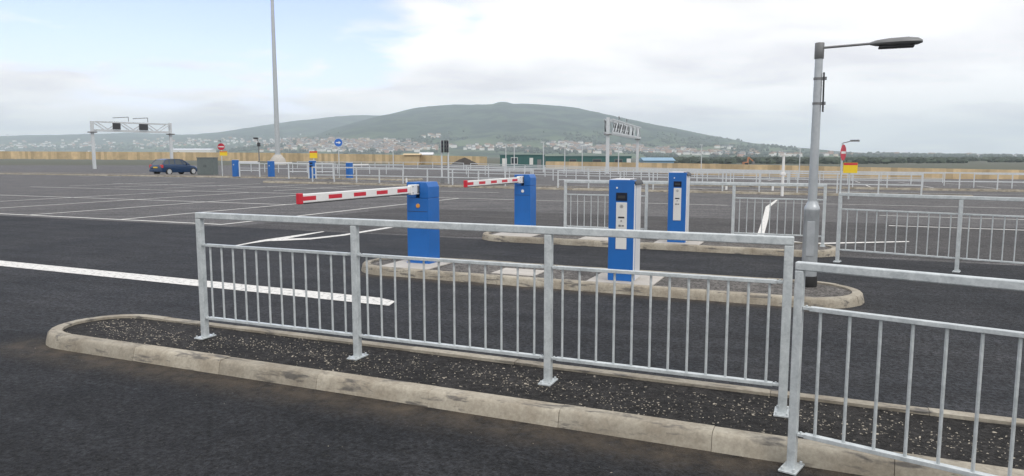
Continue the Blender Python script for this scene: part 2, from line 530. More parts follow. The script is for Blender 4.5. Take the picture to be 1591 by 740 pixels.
def line_paint():
    m = bpy.data.materials.new('road_paint'); m.use_nodes = True
    n, l = m.node_tree.nodes, m.node_tree.links
    b = n['Principled BSDF']; b.inputs['Roughness'].default_value = 0.7
    tc = N(n, 'ShaderNodeTexCoord')
    a = N(n, 'ShaderNodeTexNoise', inp={'Scale': 16.0, 'Detail': 8.0, 'Roughness': 0.75}); l.new(tc.outputs['Object'], a.inputs['Vector'])
    r = N(n, 'ShaderNodeMapRange', inp={'From Min': 0.36, 'From Max': 0.50}); l.new(a.outputs['Fac'], r.inputs['Value'])
    mx = N(n, 'ShaderNodeMix', data_type='RGBA'); l.new(r.outputs[0], mx.inputs['Factor'])
    mx.inputs[6].default_value = (0.25, 0.245, 0.24, 1); mx.inputs[7].default_value = (0.70, 0.69, 0.66, 1)
    l.new(mx.outputs[2], b.inputs['Base Color'])
    return m


M_LINE = line_paint()
M_LINEO = mat('worn_bay_paint', (0.78, 0.77, 0.74), rough=0.8, noise=0.35, nscale=3.0)


def hill_material():
    m = bpy.data.materials.new('hillside'); m.use_nodes = True
    n, l = m.node_tree.nodes, m.node_tree.links
    b = n['Principled BSDF']; b.inputs['Roughness'].default_value = 0.95; b.inputs['Specular IOR Level'].default_value = 0.1
    tc = N(n, 'ShaderNodeTexCoord')
    a = N(n, 'ShaderNodeTexNoise', inp={'Scale': 0.009, 'Detail': 10.0, 'Roughness': 0.72}); l.new(tc.outputs['Object'], a.inputs['Vector'])
    r = N(n, 'ShaderNodeValToRGB')
    e = r.color_ramp.elements
    e[0].position = 0.40; e[0].color = (0.008, 0.018, 0.017, 1)
    e[1].position = 0.57; e[1].color = (0.055, 0.082, 0.048, 1)
    k = e.new(0.48); k.color = (0.016, 0.031, 0.027, 1)
    l.new(a.outputs['Fac'], r.inputs[0])
    v = N(n, 'ShaderNodeTexVoronoi', inp={'Scale': 0.011, 'Randomness': 1.0}); l.new(tc.outputs['Object'], v.inputs['Vector'])
    sp = N(n, 'ShaderNodeSeparateColor'); l.new(v.outputs['Color'], sp.inputs[0])
    # fields on the lower slopes
    sx = N(n, 'ShaderNodeSeparateXYZ'); l.new(tc.outputs['Object'], sx.inputs[0])
    lo = N(n, 'ShaderNodeMapRange', interpolation_type='SMOOTHSTEP', inp={'From Min': 30.0, 'From Max': 95.0, 'To Min': 0.75, 'To Max': 0.0}); l.new(sx.outputs['Z'], lo.inputs['Value'])
    fm = N(n, 'ShaderNodeMath', operation='MULTIPLY'); l.new(sp.outputs[0], fm.inputs[0]); l.new(lo.outputs[0], fm.inputs[1])
    mx = N(n, 'ShaderNodeMix', data_type='RGBA'); l.new(fm.outputs[0], mx.inputs['Factor'])
    l.new(r.outputs[0], mx.inputs[6]); mx.inputs[7].default_value = (0.13, 0.17, 0.08, 1)
    l.new(mx.outputs[2], b.inputs['Base Color'])
    return m


M_HILL = hill_material()
M_GRASS = mat('rough_grass', (0.055, 0.07, 0.042), rough=0.95, col2=(0.085, 0.08, 0.055), nscale=0.06, bump=0.3, bscale=2)

# ---------------------------------------------------------------- ground, car park, lanes
def axis(vals):
    out = []
    for a, b, st in vals:
        x = a
        while x < b - 1e-6:
            out.append(x); x += st
    out.append(vals[-1][1])
    return out


def sheet(name, xs, ys, zf, m):
    b = MB()
    vs = [(x, y, zf(x, y)) for y in ys for x in xs]
    nx = len(xs)
    fs = [(j * nx + i, j * nx + i + 1, (j + 1) * nx + i + 1, (j + 1) * nx + i) for j in range(len(ys) - 1) for i in range(nx - 1)]
    b.add(vs, fs)
    return struct(b.build(name, m))


sheet('ground', axis([(-5600, -600, 500), (-600, -160, 40), (-160, 160, 8), (160, 600, 40), (600, 5600, 500)]),
      axis([(-240, -40, 40), (-40, 168, 8), (168, 600, 36), (600, 6800, 310)]), lambda x, y: gz(x, y) - 0.35, M_GRASS)
park = sheet('car_park', axis([(-146, 146, 4)]), axis([(-32, 136, 4)]), lambda x, y: gz(x, y), M_PARK)


def site_sheet(name, pts, z, m, bump_up=None):
    b = MB()
    b.add([(a, bb, 0) for a, bb in pts], [tuple(range(len(pts)))])
    o = b.build(name, m, loc=(0, 0, z), rotz=-ANG)
    return struct(o)


# newer black lane surfacing: laid in one sweep through the barrier lanes
site_sheet('lane_road', [(-70, 3.2), (40, 3.2), (40, 13.4), (-70, 12.6)], 0.004, M_ROAD)
site_sheet('near_road', [(-70, -12), (40, -12), (40, 4.5), (-6.0, 4.5), (-7.2, 4.3), (-70, 4.0)], 0.006, M_NEAR)
site_sheet('far_lane_road', [(-12.9, 13.0), (-6.0, 13.4), (40, 13.4), (40, 20.2), (-12.6, 20.0)], 0.0035, M_FARL)

# ---------------------------------------------------------------- kerbed islands
def stadium(a0, a1, b0, b1, inset=0.0, n=10, rl=None, rr=None):
    """outline of a kerbed island with rounded ends, anticlockwise"""
    a0 += inset; a1 -= inset; b0 += inset; b1 -= inset
    h = (b1 - b0) / 2
    pts = []
    for (cx, sgn) in ((a1 - h, 1), (a0 + h, -1)):
        for k in range(n + 1):
            t = -math.pi / 2 + math.pi * k / n
            pts.append((cx + sgn * h * math.cos(t), (b0 + b1) / 2 + sgn * h * math.sin(t)))
    return pts


def resample(fn, step):
    """walk an outline at even steps; returns lists of params"""
    pts = fn(0.0)
    out = []
    for i, p in enumerate(pts):
        q = pts[(i + 1) % len(pts)]
        d = math.hypot(q[0] - p[0], q[1] - p[1])
        out.append((p, q, d))
    return out


def island(a0, a1, b0, b1, top=0.112, kw=0.135, m_top=None, label=None, stone=0.915, base=0.0):
    """kerb stones set round a stadium outline (one kerb structure) and the surfacing inside"""
    h = (b1 - b0) / 2
    cb = (b0 + b1) / 2
    L1 = (a1 - a0) - 2 * h
    arc = math.pi * h
    per = 2 * L1 + 2 * arc

    def point(s, off):
        s = s % per
        hh = h - off
        if s < L1:
            return (a0 + h + s, cb - hh)
        s -= L1
        if s < arc:
            t = -math.pi / 2 + s / h
            return (a1 - h + hh * math.cos(t), cb + hh * math.sin(t))
        s -= arc
        if s < L1:
            return (a1 - h - s, cb + hh)
        s -= L1
        t = math.pi / 2 + s / h
        return (a0 + h + hh * math.cos(t), cb + hh * math.sin(t))

    prof = [(-0.004, -0.05), (0.0, 0.0), (0.016, top * 0.62), (0.024, top * 0.86), (0.036, top * 0.97), (0.052, top), (kw, top), (kw, top - 0.06)]
    mb = MB()
    nst = max(6, round(per / stone))
    sl = per / nst
    rnd = random.Random(int(a0 * 100) + 3)
    for i in range(nst):
        s0, s1 = i * sl + 0.0015, (i + 1) * sl - 0.0015
        jo, jz = rnd.uniform(-0.004, 0.004), rnd.uniform(-0.004, 0.003)
        nn = 8
        vs, fs = [], []
        for k in range(nn + 1):
            s = s0 + (s1 - s0) * k / nn
            for off, z in prof:
                p = point(s, off + jo)
                vs.append((p[0], p[1], z + (jz if z > 0.01 else 0) + gz(*W(p[0], p[1]).xy)))
        np_ = len(prof)
        for k in range(nn):
            for j in range(np_ - 1):
                fs.append((k * np_ + j, (k + 1) * np_ + j, (k + 1) * np_ + j + 1, k * np_ + j + 1))
        fs.append(tuple(range(np_))); fs.append(tuple(reversed(range(nn * np_, (nn + 1) * np_))))
        mb.add(vs, fs)
    k = struct(mb.build('kerb', M_KERB, rotz=-ANG, smooth=True))
    sb = MB()
    ring = [point(per * q / 96, kw - 0.02) for q in range(96)]
    sb.add([(x, y, 0.092 + gz(*W(x, y).xy)) for x, y in ring], [(q, q + 1, 94 - q, 95 - q) for q in range(47)])
    return struct(sb.build('island_surface', m_top or M_ISLE2, rotz=-ANG)), k


island(-6.55, 9.0, 4.05, 5.06, m_top=M_ISLE)
island(-6.3, 0.50, 8.46, 9.78)
island(-6.42, 0.32, 12.80, 14.15)
island(-90.0, -26.5, 43.2, 46.5)
island(-33.0, 6.0, 35.6, 37.6)
island(-12.0, 26.0, 46.0, 47.8)


def pad(name, a0, a1, b0, b1, z=0.107, m=M_PAD):
    b = MB(); b.box(a0, a1, b0, b1, z - 0.04, z)
    return struct(b.build(name, m, rotz=-ANG, bevel=0.006))


pad('concrete_pad', -5.80, -5.02, 8.61, 9.66)
pad('concrete_pad', -2.70, -1.86, 8.61, 9.40)
pad('concrete_pad', -6.08, -5.22, 12.96, 14.0)
pad('concrete_pad', -2.80, -1.98, 12.95, 13.6)
for (a, b_, who) in ((-3.77, 9.0, 'near barrier island'), (-3.95, 13.3, 'far barrier island')):
    t = thing('access_cover', 'pale square concrete access cover set flush in the ' + who, 'access cover', W(a, b_, 0.092), -ANG, 'access covers in the islands')
    q = MB(); q.box(-0.31, 0.31, -0.24, 0.24, -0.03, 0.010)
    q.build('frame', M_PAD, t, bevel=0.004)
    q = MB(); q.box(-0.26, 0.26, -0.19, 0.19, 0.0, 0.014)
    q.build('lid', M_PAD, t, bevel=0.004)

# loose pale chippings rolled into the front island
cb = MB()
rc = random.Random(11)
for i in range(6200):
    a = rc.uniform(-6.3, 5.5)
    b_ = 4.565 + max(-1, min(1, rc.gauss(0, 0.5))) * 0.37
    zs = 0.090
    if i % 24 == 0:                      # a little grit spilled on the road below the kerb
        b_ = 4.02 - abs(rc.gauss(0, 0.55)); zs = 0.004
    dens = 0.42 + 0.58 * (0.5 + 0.5 * math.sin(a * 3.1 + 2 * math.sin(b_ * 7))) * (1.0 if a < 0.4 else 0.6)
    if rc.random() > dens:
        continue
    r = rc.choice((0.003, 0.004, 0.0045, 0.005, 0.006)) * rc.uniform(0.8, 1.2)
    th = rc.uniform(0, math.pi)
    r *= 1.0 if zs > 0.05 else 0.6
    el = rc.uniform(1.2, 2.4)
    n = 5
    ring = []
    for k in range(n):
        t = 2 * math.pi * k / n + rc.uniform(-.3, .3)
        x, y = el * r * math.cos(t), r * math.sin(t)
        ring.append((a + x * math.cos(th) - y * math.sin(th), b_ + x * math.sin(th) + y * math.cos(th)))
    z0 = zs
    h = r * rc.uniform(0.5, 1.0)
    vs = [(x, y, z0) for x, y in ring] + [(a + (x - a) * .6, b_ + (y - b_) * .6, z0 + h + rc.uniform(-.3, .3) * r) for x, y in ring]
    fs = [(k, (k + 1) % n, n + (k + 1) % n, n + k) for k in range(n)] + [tuple(range(n, 2 * n))]
    cb.add(vs, fs)
chips = struct(cb.build('loose_chippings', M_CHIP, rotz=-ANG), 'stuff')

# ---------------------------------------------------------------- painted markings (thin sheets on the surfacing)
def strip(mb, a0, b0, a1, b1, w, z=0.0):
    dx, dy = a1 - a0, b1 - b0
    L = math.hypot(dx, dy)
    nx, ny = -dy / L * w / 2, dx / L * w / 2
    n = max(1, int(L / 6))
    for k in range(n):
        p0, p1 = k / n, (k + 1) / n
        q = [(a0 + dx * p0, b0 + dy * p0), (a0 + dx * p1, b0 + dy * p1)]
        vs = [(q[0][0] + nx, q[0][1] + ny), (q[0][0] - nx, q[0][1] - ny), (q[1][0] - nx, q[1][1] - ny), (q[1][0] + nx, q[1][1] + ny)]
        mb.add([(x, y, z + gz(*W(x, y).xy)) for x, y in vs], [(0, 1, 2, 3)])


def marking(name, polys, z=0.009, m=M_LINE):
    b = MB()
    for pl in polys:
        b.add([(x, y, gz(*W(x, y).xy)) for x, y in pl], [tuple(range(len(pl)))])
    return struct(b.build(name, m, loc=(0, 0, z), rotz=-ANG))


# give way bar of the near lane
marking('stop_line', [[(-12.5, 6.93), (-4.62, 6.74), (-4.40, 6.74), (-4.47, 6.98), (-4.76, 7.09), (-12.5, 7.28)]])
# left-turn lane arrow (long stem, hooked head)
marking('lane_arrow', [[(-9.98, 10.05), (-10.03, 10.60), (-10.02, 11.04), (-9.80, 11.22), (-9.42, 11.62), (-9.22, 12.5), (-9.22, 15.9), (-9.40, 15.9), (-9.40, 12.6), (-9.60, 11.85), (-9.95, 11.55),
                        (-10.10, 12.95), (-10.19, 13.0), (-10.24, 11.5), (-10.24, 11.15), (-10.14, 10.6), (-10.06, 10.05)]])
# curved arrow in the far lane, seen through the railing
marking('lane_arrow', [[(-1.17, 14.55), (-1.03, 14.58), (-1.165, 17.4), (-1.31, 17.5)], [(-1.31, 17.5), (-1.165, 17.4), (-1.30, 20.3), (-1.45, 20.4)],
                       [(-1.45, 20.4), (-1.30, 20.3), (-1.45, 22.9), (-1.595, 23.0)], [(-1.595, 23.0), (-1.45, 22.9), (-1.60, 25.5), (-1.74, 25.6)],
                       [(-1.74, 25.6), (-1.60, 25.5), (-1.60, 28.0), (-1.72, 28.0)], [(-1.72, 28.0), (-1.60, 28.0), (-1.62, 30.6), (-1.70, 30.5)],
                       [(-0.9, 15.25), (-0.2, 14.72), (1.6, 15.9), (1.6, 16.05), (-0.2, 14.95), (-0.9, 15.4)]])

lb = MB()
for a in (-13.5, -17.05, -20.75, -24.4, -28.0):
    strip(lb, a, 13.35 if a > -18 else 13.35, a, 25.9, 0.12)
strip(lb, -40, 13.35, -13.45, 13.35, 0.12)
strip(lb, -40, 19.85, -17.0, 19.85, 0.12)
strip(lb, -40, 25.95, -3.0, 25.95, 0.12)
strip(lb, -40, 31.0, -14.0, 31.0, 0.12)
for a in (-20.75, -24.4, -28.0, -31.6, -35.3, -39.0):
    strip(lb, a, 27.5, a, 34.5, 0.12)
strip(lb, 1.5, 19.5, 30, 19.5, 0.12); strip(lb, 1.5, 22.8, 30, 22.8, 0.12); strip(lb, -3, 28.3, 30, 28.3, 0.12)
struct(lb.build('bay_lines', M_LINEO, loc=(0, 0, 0.0085), rotz=-ANG))
lb = MB()
for i in range(18):
    a = -58 + i * 3.4
    strip(lb, a, 41.6, a + 1.9, 41.6, 0.12)
for i in range(14):
    strip(lb, -8 + i * 3.6, 50, -8 + i * 3.6, 60, 0.1)
    strip(lb, -8 + i * 3.6, 66, -8 + i * 3.6, 76, 0.1)
strip(lb, -10, 50, 46, 50, 0.1); strip(lb, -10, 66, 46, 66, 0.1); strip(lb, -12, 41.5, 30, 41.0, 0.1)
struct(lb.build('far_bay_lines', M_LINEO, loc=(0, 0, 0.0085), rotz=-ANG))

# ---------------------------------------------------------------- guardrails
def post_mesh(h, w=0.052, plate=True):
    b = MB(); b.box(-w / 2, w / 2, -w / 2, w / 2, 0.0, h)
    return b


def guardrail(label, loc, rotz, xs, height=1.1, infill=(0.82, 0.18), nbal=12, w=0.052, group='galvanised pedestrian guardrails', m=M_GALV, detail=True, zoff=None, rail_h=None, skip=()):
    """posts at the given stations; handrail flush over them; barred infill panels between"""
    t = thing('guardrail', label, 'guardrail', loc, rotz, group)
    zf = zoff or (lambda x: 0.0)
    rh = rail_h or w
    # handrail with mitred ends
    if zoff is None:
        b = MB(); b.beam((xs[0] - w / 2, 0, height - rh / 2), (xs[-1] + w / 2, 0, height - rh / 2), w, rh)
    else:
        b = MB()
        for i in range(len(xs) - 1):
            b.beam((xs[i] - (w / 2 if i == 0 else 0), 0, height - rh / 2 + zf(xs[i])), (xs[i + 1] + (w / 2 if i == len(xs) - 2 else -0.003), 0, height - rh / 2 + zf(xs[i + 1])), w, rh)
    b.build('handrail', m, t, bevel=0.006 if detail else 0)
    pm = None; plm = None
    for x in xs:
        if pm is None:
            b = MB(); b.box(-w / 2, w / 2, -w / 2 + 0.001, w / 2 - 0.001, 0.0, height - rh - 0.001)
            pm = p = b.build('post', m, t, loc=(x, 0, zf(x)), bevel=0.005 if detail else 0)
            if detail:
                b = MB(); b.box(-0.046, 0.046, -0.082, 0.082, 0.002, 0.013)
                for sx in (-1, 1):
                    for sy in (-1, 1):
                        b.tube((sx * 0.030, sy * 0.064, 0.013), (sx * 0.030, sy * 0.064, 0.028), 0.008, n=6)
                plm = b.build('base_plate', m, p, bevel=0.002)
        else:
            p = share(pm, t, (x, 0, zf(x)))
            if detail:
                q = plm.copy(); COL.objects.link(q); q.parent = p
    if infill and detail:
        bm_ = None
        for i in range(len(xs) - 1):
            if i in skip: continue
            x0, x1 = xs[i] + w / 2 + 0.001, xs[i + 1] - w / 2 - 0.001
            for z in infill:
                b = MB()
                b.beam((x0 + 0.035, 0, z), (x1 - 0.035, 0, z), 0.038, 0.022)
                for xa, xb in ((x0, x0 + 0.034), (x1 - 0.034, x1)):
                    b.beam((xa, 0, z), (xb, 0, z), 0.030, 0.016)
                    b.tube(((xa + xb) / 2, 0, z + 0.008), ((xa + xb) / 2, 0, z + 0.016), 0.007, n=6)
                b.build('infill_rail', m, t, bevel=0.002)
            k = nbal[i] if isinstance(nbal, (list, tuple)) else nbal
            for j in range(k):
                x = x0 + (x1 - x0) * (j + 0.62) / (k + 0.24)
                if bm_ is None:
                    b = MB(); b.tube((0, 0, infill[1] + 0.0115), (0, 0, infill[0] - 0.0115), 0.0082, n=8, caps=False)
                    bm_ = b.build('baluster', m, t, loc=(x, 0, 0), smooth=True)
                else:
                    share(bm_, t, (x, 0, 0))
    elif infill:
        b = MB()
        for z in infill:
            for i in range(len(xs) - 1):
                b.beam((xs[i] + 0.03, 0, z + zf(xs[i])), (xs[i + 1] - 0.03, 0, z + zf(xs[i + 1])), w * .6, w * .8)
        b.build('lower_rail', m, t)
    return t


guardrail('long three-bay galvanised railing on the chipping-strewn front kerbed island', W(-4.91, 4.61, 0.092), -ANG, [0.0, 1.60, 3.20, 4.74])
guardrail('nearest galvanised railing at right, bolted to the road in front of the kerb', W(-0.088, 3.985, 0.008), -ANG - R(14.5), [0.0, 1.62, 3.24, 4.86, 6.48], infill=(0.88, 0.20), nbal=11, w=0.044, height=1.12)
guardrail('galvanised railing standing on the far barrier island behind the ticket pillar', W(-4.74, 13.72, 0.092), -ANG, [0.0, 1.64, 3.25, 4.78], infill=(0.82, 0.18), nbal=11, skip=(1,))
guardrail('galvanised railing on the road beside the rounded end of the far barrier island', W(0.26, 12.42, 0.006), -ANG - R(14.5), [0.0, 1.62, 3.24, 4.86, 6.48, 8.1], infill=(0.84, 0.20), nbal=11)


def rail_row(label, p0, p1, n, height=0.93, w=0.062, rail_h=0.075, infill=(0.42,), dz=0.0):
    p0, p1 = Vector(p0[:2]), Vector(p1[:2])
    d = p1 - p0
    L = d.length
    rot = math.atan2(d.y, d.x)
    z0 = gz(p0.x, p0.y)
    xs = [L * i / n for i in range(n + 1)]

    def zf(x):
        q = p0 + d * (x / L)
        return gz(q.x, q.y) - z0
    return guardrail(label, (p0.x, p0.y, z0 + dz), rot, xs, height=height, infill=infill, w=w, rail_h=rail_h, detail=False,
                     zoff=zf, group='open railings dividing the car park', m=M_GALVD)


rail_row('open white-grey railing along the long far kerb behind the barriers', W(-29.5, 36.8), W(-14.6, 36.8), 9, dz=0.092)
rail_row('open railing continuing right along the far kerb behind the ticket pillars', W(-13.0, 36.4), W(4.0, 36.4), 10, dz=0.092)
rail_row('open railing in the second row, left part, behind the far kerb', W(-28, 52.0), W(-2, 50.0), 14)
rail_row('open railing in the second row, right part, on its own kerbed strip', W(-11, 47.0), W(25, 47.0), 20, dz=0.092)
rail_row('open railing in the third row across the middle of the car park', W(-34, 63.0), W(8, 60.0), 20)
rail_row('open railing in the third row at the right of the car park', W(9, 55.0), W(46, 52.0), 18)
rail_row('open railing in the fourth row below the teal cabins', W(-40, 80.0), W(10, 76.0), 20)
rail_row('open railing in the rear row at left behind the ticket machines', W(-58, 60.0), W(-36, 58.0), 11)
rail_row('open railing in the rearmost row, far left, towards the tall mast', W(-70, 84.0), W(-42, 82.0), 12)

# short hoop railings by the far ticket machines
for (px0, px1, D, lab) in ((374, 405, 56.0, 'short hoop railing between the two leftmost blue machines'),
                           (450, 481, 51.5, 'short hoop railing just left of the blue machine under the yellow sign'),
                           (492, 519, 51.0, 'short hoop railing right of the blue machine under the yellow sign')):
    p0, p1 = at(px0, D), at(px1, D)
    d = p1 - p0
    guardrail(lab, (p0.x, p0.y, 0.092), math.atan2(d.y, d.x), [0.0, d.length / 1.0], height=1.12, infill=(0.5,), w=0.08, rail_h=0.09, detail=False,
              zoff=lambda x: 0.0, group='short hoop railings by the machines', m=M_GALVD)

# ---------------------------------------------------------------- barrier gates
def cabinet_mb(w, d, h):
    """front at y=0, x from 0 to w; top corner chamfered to the right"""
    b = MB()
    c = 0.035
    prof = [(0, 0), (w, 0), (w, h - 0.07), (w - c, h), (0.012, h), (0, h - 0.012)]
    n = len(prof)
    vs = [(x, 0, z) for x, z in prof] + [(x, d, z) for x, z in prof]
    fs = [tuple(range(n)), tuple(range(2 * n - 1, n - 1, -1))] + [(k, n + k, n + (k + 1) % n, (k + 1) % n) for k in range(n)]
    b.add(vs, fs)
    return b


def barrier(label, loc, lens_mat, boom=2.55):
    w, d, h = 0.36, 0.33, 1.19
    t = thing('barrier_gate', label, 'barrier', loc, -ANG, 'blue barrier gates with striped booms')
    sx0, sx1 = 0.155, 0.215                      # slot the boom swings in
    b = MB()
    c = 0.035
    b.box(0, w, 0, d, 0.006, h - 0.235)          # lower body
    # head either side of the slot
    b.box(0, sx0, 0, d, h - 0.232, h - 0.004)
    prof = [(sx1, h - 0.232), (w, h - 0.232), (w, h - 0.07), (w - c, h), (sx1, h)]
    n = len(prof)
    b.add([(x, 0, z) for x, z in prof] + [(x, d, z) for x, z in prof],
          [tuple(range(n)), tuple(range(2 * n - 1, n - 1, -1))] + [(k, n + k, n + (k + 1) % n, (k + 1) % n) for k in range(n)])
    b.box(sx0 + 0.001, sx1 - 0.001, 0.17, d - 0.002, h - 0.234, h - 0.006)
    cab = b.build('cabinet', M_BLUE, t, bevel=0.007)
    b = MB(); b.box(sx0 + 0.002, sx1 - 0.002, 0.010, 0.168, h - 0.2345, h - 0.225)
    b.box(sx0 + 0.002, sx1 - 0.002, 0.155, 0.168, h - 0.224, h - 0.02)
    b.build('slot_lining', M_BLACK, cab)
    b = MB(); b.box(-0.012, w + 0.012, -0.012, d + 0.012, 0.0, 0.012)
    b.build('plinth', M_BLUE, t, bevel=0.003)
    b = MB(); b.tube((0.19, -0.012, h - 0.345), (0.19, 0.002, h - 0.345), 0.031, n=18)
    b.build('lock_cover', lens_mat, t, smooth=True, bevel=0.003)
    b = MB(); b.box(0.012, w - 0.012, -0.003, 0.001, h - 0.43, h - 0.424)
    b.build('door_seam', M_DARK, t)
    # boom: points out over the lane, towards -y
    zc = h - 0.105
    xc = 0.172
    b = MB(); b.tube((xc + 0.020, 0.05, zc), (sx1 + 0.01, 0.05, zc), 0.042, n=16)
    b.box(xc + 0.018, sx1 - 0.004, -0.035, 0.10, zc - 0.05, zc + 0.05)
    b.build('pivot_hub', M_GREY, t, bevel=0.004)
    b = MB(); b.box(xc - 0.032, xc + 0.030, -0.20, 0.03, zc - 0.072, zc + 0.072)
    cl = b.build('boom_clamp', M_WHITE, t, bevel=0.006)
    b = MB()
    for yy in (-0.16, -0.03):
        for z2 in (-0.045, 0.045):
            b.tube((xc + 0.030, yy, zc + z2), (xc + 0.036, yy, zc + z2), 0.009, n=8)
    b.build('bolts', M_GREY, cl)
    b = MB(); b.box(xc - 0.024, xc + 0.024, -boom, -0.201, zc - 0.052, zc + 0.052)
    bo = b.build('boom', M_WHITE, t, bevel=0.010, seg=3)
    b = MB(); b.box(xc - 0.022, xc + 0.022, -boom + 0.05, -0.25, zc - 0.062, zc - 0.0525)
    b.build('edge_strip', M_BLACK, bo, bevel=0.003)
    y = -0.30
    for k in range(4):
        b = MB()
        for s in (-1, 1):
            b.box(xc + s * 0.0225, xc + s * 0.0262, y - 0.26, y, zc - 0.024, zc + 0.024)
        b.build('red_stripe', M_RED, bo)
        y -= 0.505
    b = MB()
    for s in (-1, 1):
        b.box(xc + s * 0.0225, xc + s * 0.0262, -boom - 0.001, -boom + 0.24, zc - 0.024, zc + 0.024)
    b.build('red_stripe', M_RED, bo)
    b = MB(); b.box(xc - 0.030, xc + 0.030, -boom - 0.045, -boom + 0.012, zc - 0.062, zc + 0.062)
    b.build('end_cap', M_RED, t, bevel=0.008)
    return t


barrier('nearest blue barrier cabinet with long red and white boom and amber lock cover', W(-5.60, 9.10, 0.107), M_ORANGE)
barrier('farther blue barrier cabinet on the far island, boom reaching left, white lock cover', W(-5.90, 13.82, 0.107), M_WHITE)

# ---------------------------------------------------------------- ticket pillars
def pillar(label, loc, h=1.27):
    w, d = 0.32, 0.40
    t = thing('ticket_pillar', label, 'ticket machine', loc, -ANG, 'blue ticket pillars')
    b = MB(); b.box(0, w, 0, d * 0.30, 0.004, h)
    body = b.build('front_body', M_BLUE, t, bevel=0.008)
    b = MB(); b.box(0.010, w - 0.003, d * 0.30 + 0.001, d, 0.004, h - 0.035)
    b.build('side_casing', M_SILV, t, bevel=0.010)
    b = MB(); b.box(w - 0.002, w + 0.008, 0.012, 0.060, 0.05, h - 0.05)
    b.build('side_trim', M_WHITE, t, bevel=0.003)
    # dark curved hood along the right top edge
    b = MB()
    n = 8
    vs = []
    for y in (0.018, d + 0.004):
        for k in range(n + 1):
            a = math.pi / 2 * k / n
            vs.append((w - 0.055 + 0.075 * math.sin(a), y, h - 0.062 + 0.072 * math.cos(a)))
        vs.append((w - 0.055, y, h - 0.062))
    m_ = n + 2
    b.add(vs, [tuple(range(m_)), tuple(range(2 * m_ - 1, m_ - 1, -1))] + [(k, m_ + k, m_ + (k + 1) % m_, (k + 1) % m_) for k in range(m_)])
    b.build('hood', M_DARK, t, smooth=True)
    b = MB(); b.box(0.006, w - 0.06, 0.01, d - 0.01, h + 0.0005, h + 0.010)
    b.build('top_plate', M_SILV, t, bevel=0.003)
    b = MB(); b.box(-0.012, w + 0.012, -0.012, d + 0.012, 0.0, 0.008)
    b.build('plinth', M_PAD, t)
    # recessed-looking screen with bezel
    b = MB(); b.box(0.095, 0.235, -0.006, 0.002, h - 0.255, h - 0.155)
    scn = b.build('screen', M_SCREEN, t, bevel=0.003)
    b = MB(); b.box(0.118, 0.212, -0.0085, -0.0055, h - 0.225, h - 0.190)
    b.build('display_window', M_DARK, scn)
    b = MB(); b.box(0.098, 0.236, -0.008, 0.002, h - 0.86, h - 0.275)
    fa = b.build('fascia_panel', M_FASC, t, bevel=0.004)
    # speaker rosette of small holes, call button, ticket slot, reader mark
    b = MB()
    for r, n_ in ((0.0, 1), (0.010, 6), (0.019, 10)):
        for k in range(n_):
            a = 2 * math.pi * k / n_
            b.tube((0.167 + r * math.cos(a), -0.0095, h - 0.325 + r * math.sin(a)), (0.167 + r * math.cos(a), -0.0075, h - 0.325 + r * math.sin(a)), 0.0034, n=8)
    b.build('speaker_grille', M_DARK, fa)
    b = MB(); b.box(0.128, 0.206, -0.012, -0.0075, h - 0.472, h - 0.452)
    b.build('ticket_slot', M_DARK, fa, bevel=0.002)
    b = MB(); b.tube((0.167, -0.013, h - 0.505), (0.167, -0.0075, h - 0.505), 0.009, n=12)
    b.build('call_button', M_GREY, fa)
    b = MB(); b.box(0.132, 0.162, -0.010, -0.0075, h - 0.578, h - 0.553); b.box(0.172, 0.202, -0.010, -0.0075, h - 0.575, h - 0.556)
    b.build('card_reader', M_GREY, fa, bevel=0.002)
    b = MB(); b.tube((0.105, -0.006, h - 0.095), (0.105, 0.002, h - 0.095), 0.011, n=12)
    b.build('status_lamp', M_WHITE, t)
    return t


pillar('nearer blue and silver ticket pillar with white fascia strip, behind the front railing', W(-2.45, 8.74, 0.107))
pillar('farther blue ticket pillar with pale fascia standing on the far barrier island', W(-2.57, 13.12, 0.107), h=1.27)

# ---------------------------------------------------------------- lamp column at right
t = thing('lamp_column', 'galvanised stepped lamp column with side arm at the end of the near island', 'lamp post', W(-0.11, 9.42, 0.092), -ANG)
b = MB(); b.lathe([(0.094, 0.0), (0.098, 0.02), (0.098, 0.115), (0.092, 0.13)], n=28)
b.build('root_sleeve', M_BLACK, t, smooth=True)
b = MB(); b.lathe([(0.088, 0.131), (0.088, 0.92), (0.090, 0.925), (0.090, 0.955), (0.078, 0.985), (0.055, 1.03), (0.0535, 1.05)], n=32)
bs = b.build('base_compartment', M_COL, t, smooth=True)
b = MB(); b.box(-0.045, 0.045, -0.0925, -0.080, 0.38, 0.80)
b.build('access_door', M_COL, bs, bevel=0.004)
b = MB(); b.lathe([(0.053, 1.051), (0.044, 2.80)], n=28)
b.build('shaft', M_COL, t, smooth=True)
b = MB(); b.lathe([(0.050, 2.72), (0.053, 2.724), (0.053, 2.90), (0.050, 2.905), (0.010, 2.912)], n=28)
b.build('cap_sleeve', M_GREY, t, smooth=True)
b = MB(); b.tube((0.05, -0.012, 2.845), (0.62, -0.03, 2.862), 0.014, n=12)
arm = b.build('arm', M_GREY, t, smooth=True)
b = MB()
prof = [(-0.30, 0.0, 0.02), (-0.22, 0.055, 0.04), (-0.05, 0.085, 0.055), (0.20, 0.095, 0.06), (0.34, 0.07, 0.045), (0.40, 0.02, 0.02)]
vs, fs = [], []
for (x, wd, hh) in prof:
    for k in range(12):
        a = 2 * math.pi * k / 12
        vs.append((0.66 + x * 0.75 + 0.10, -0.03 + (wd + 0.012) * math.cos(a), 2.855 + hh * math.sin(a) * (1.0 if math.sin(a) > 0 else 0.7)))
for j in range(len(prof) - 1):
    for k in range(12):
        fs.append((j * 12 + k, j * 12 + (k + 1) % 12, (j + 1) * 12 + (k + 1) % 12, (j + 1) * 12 + k))
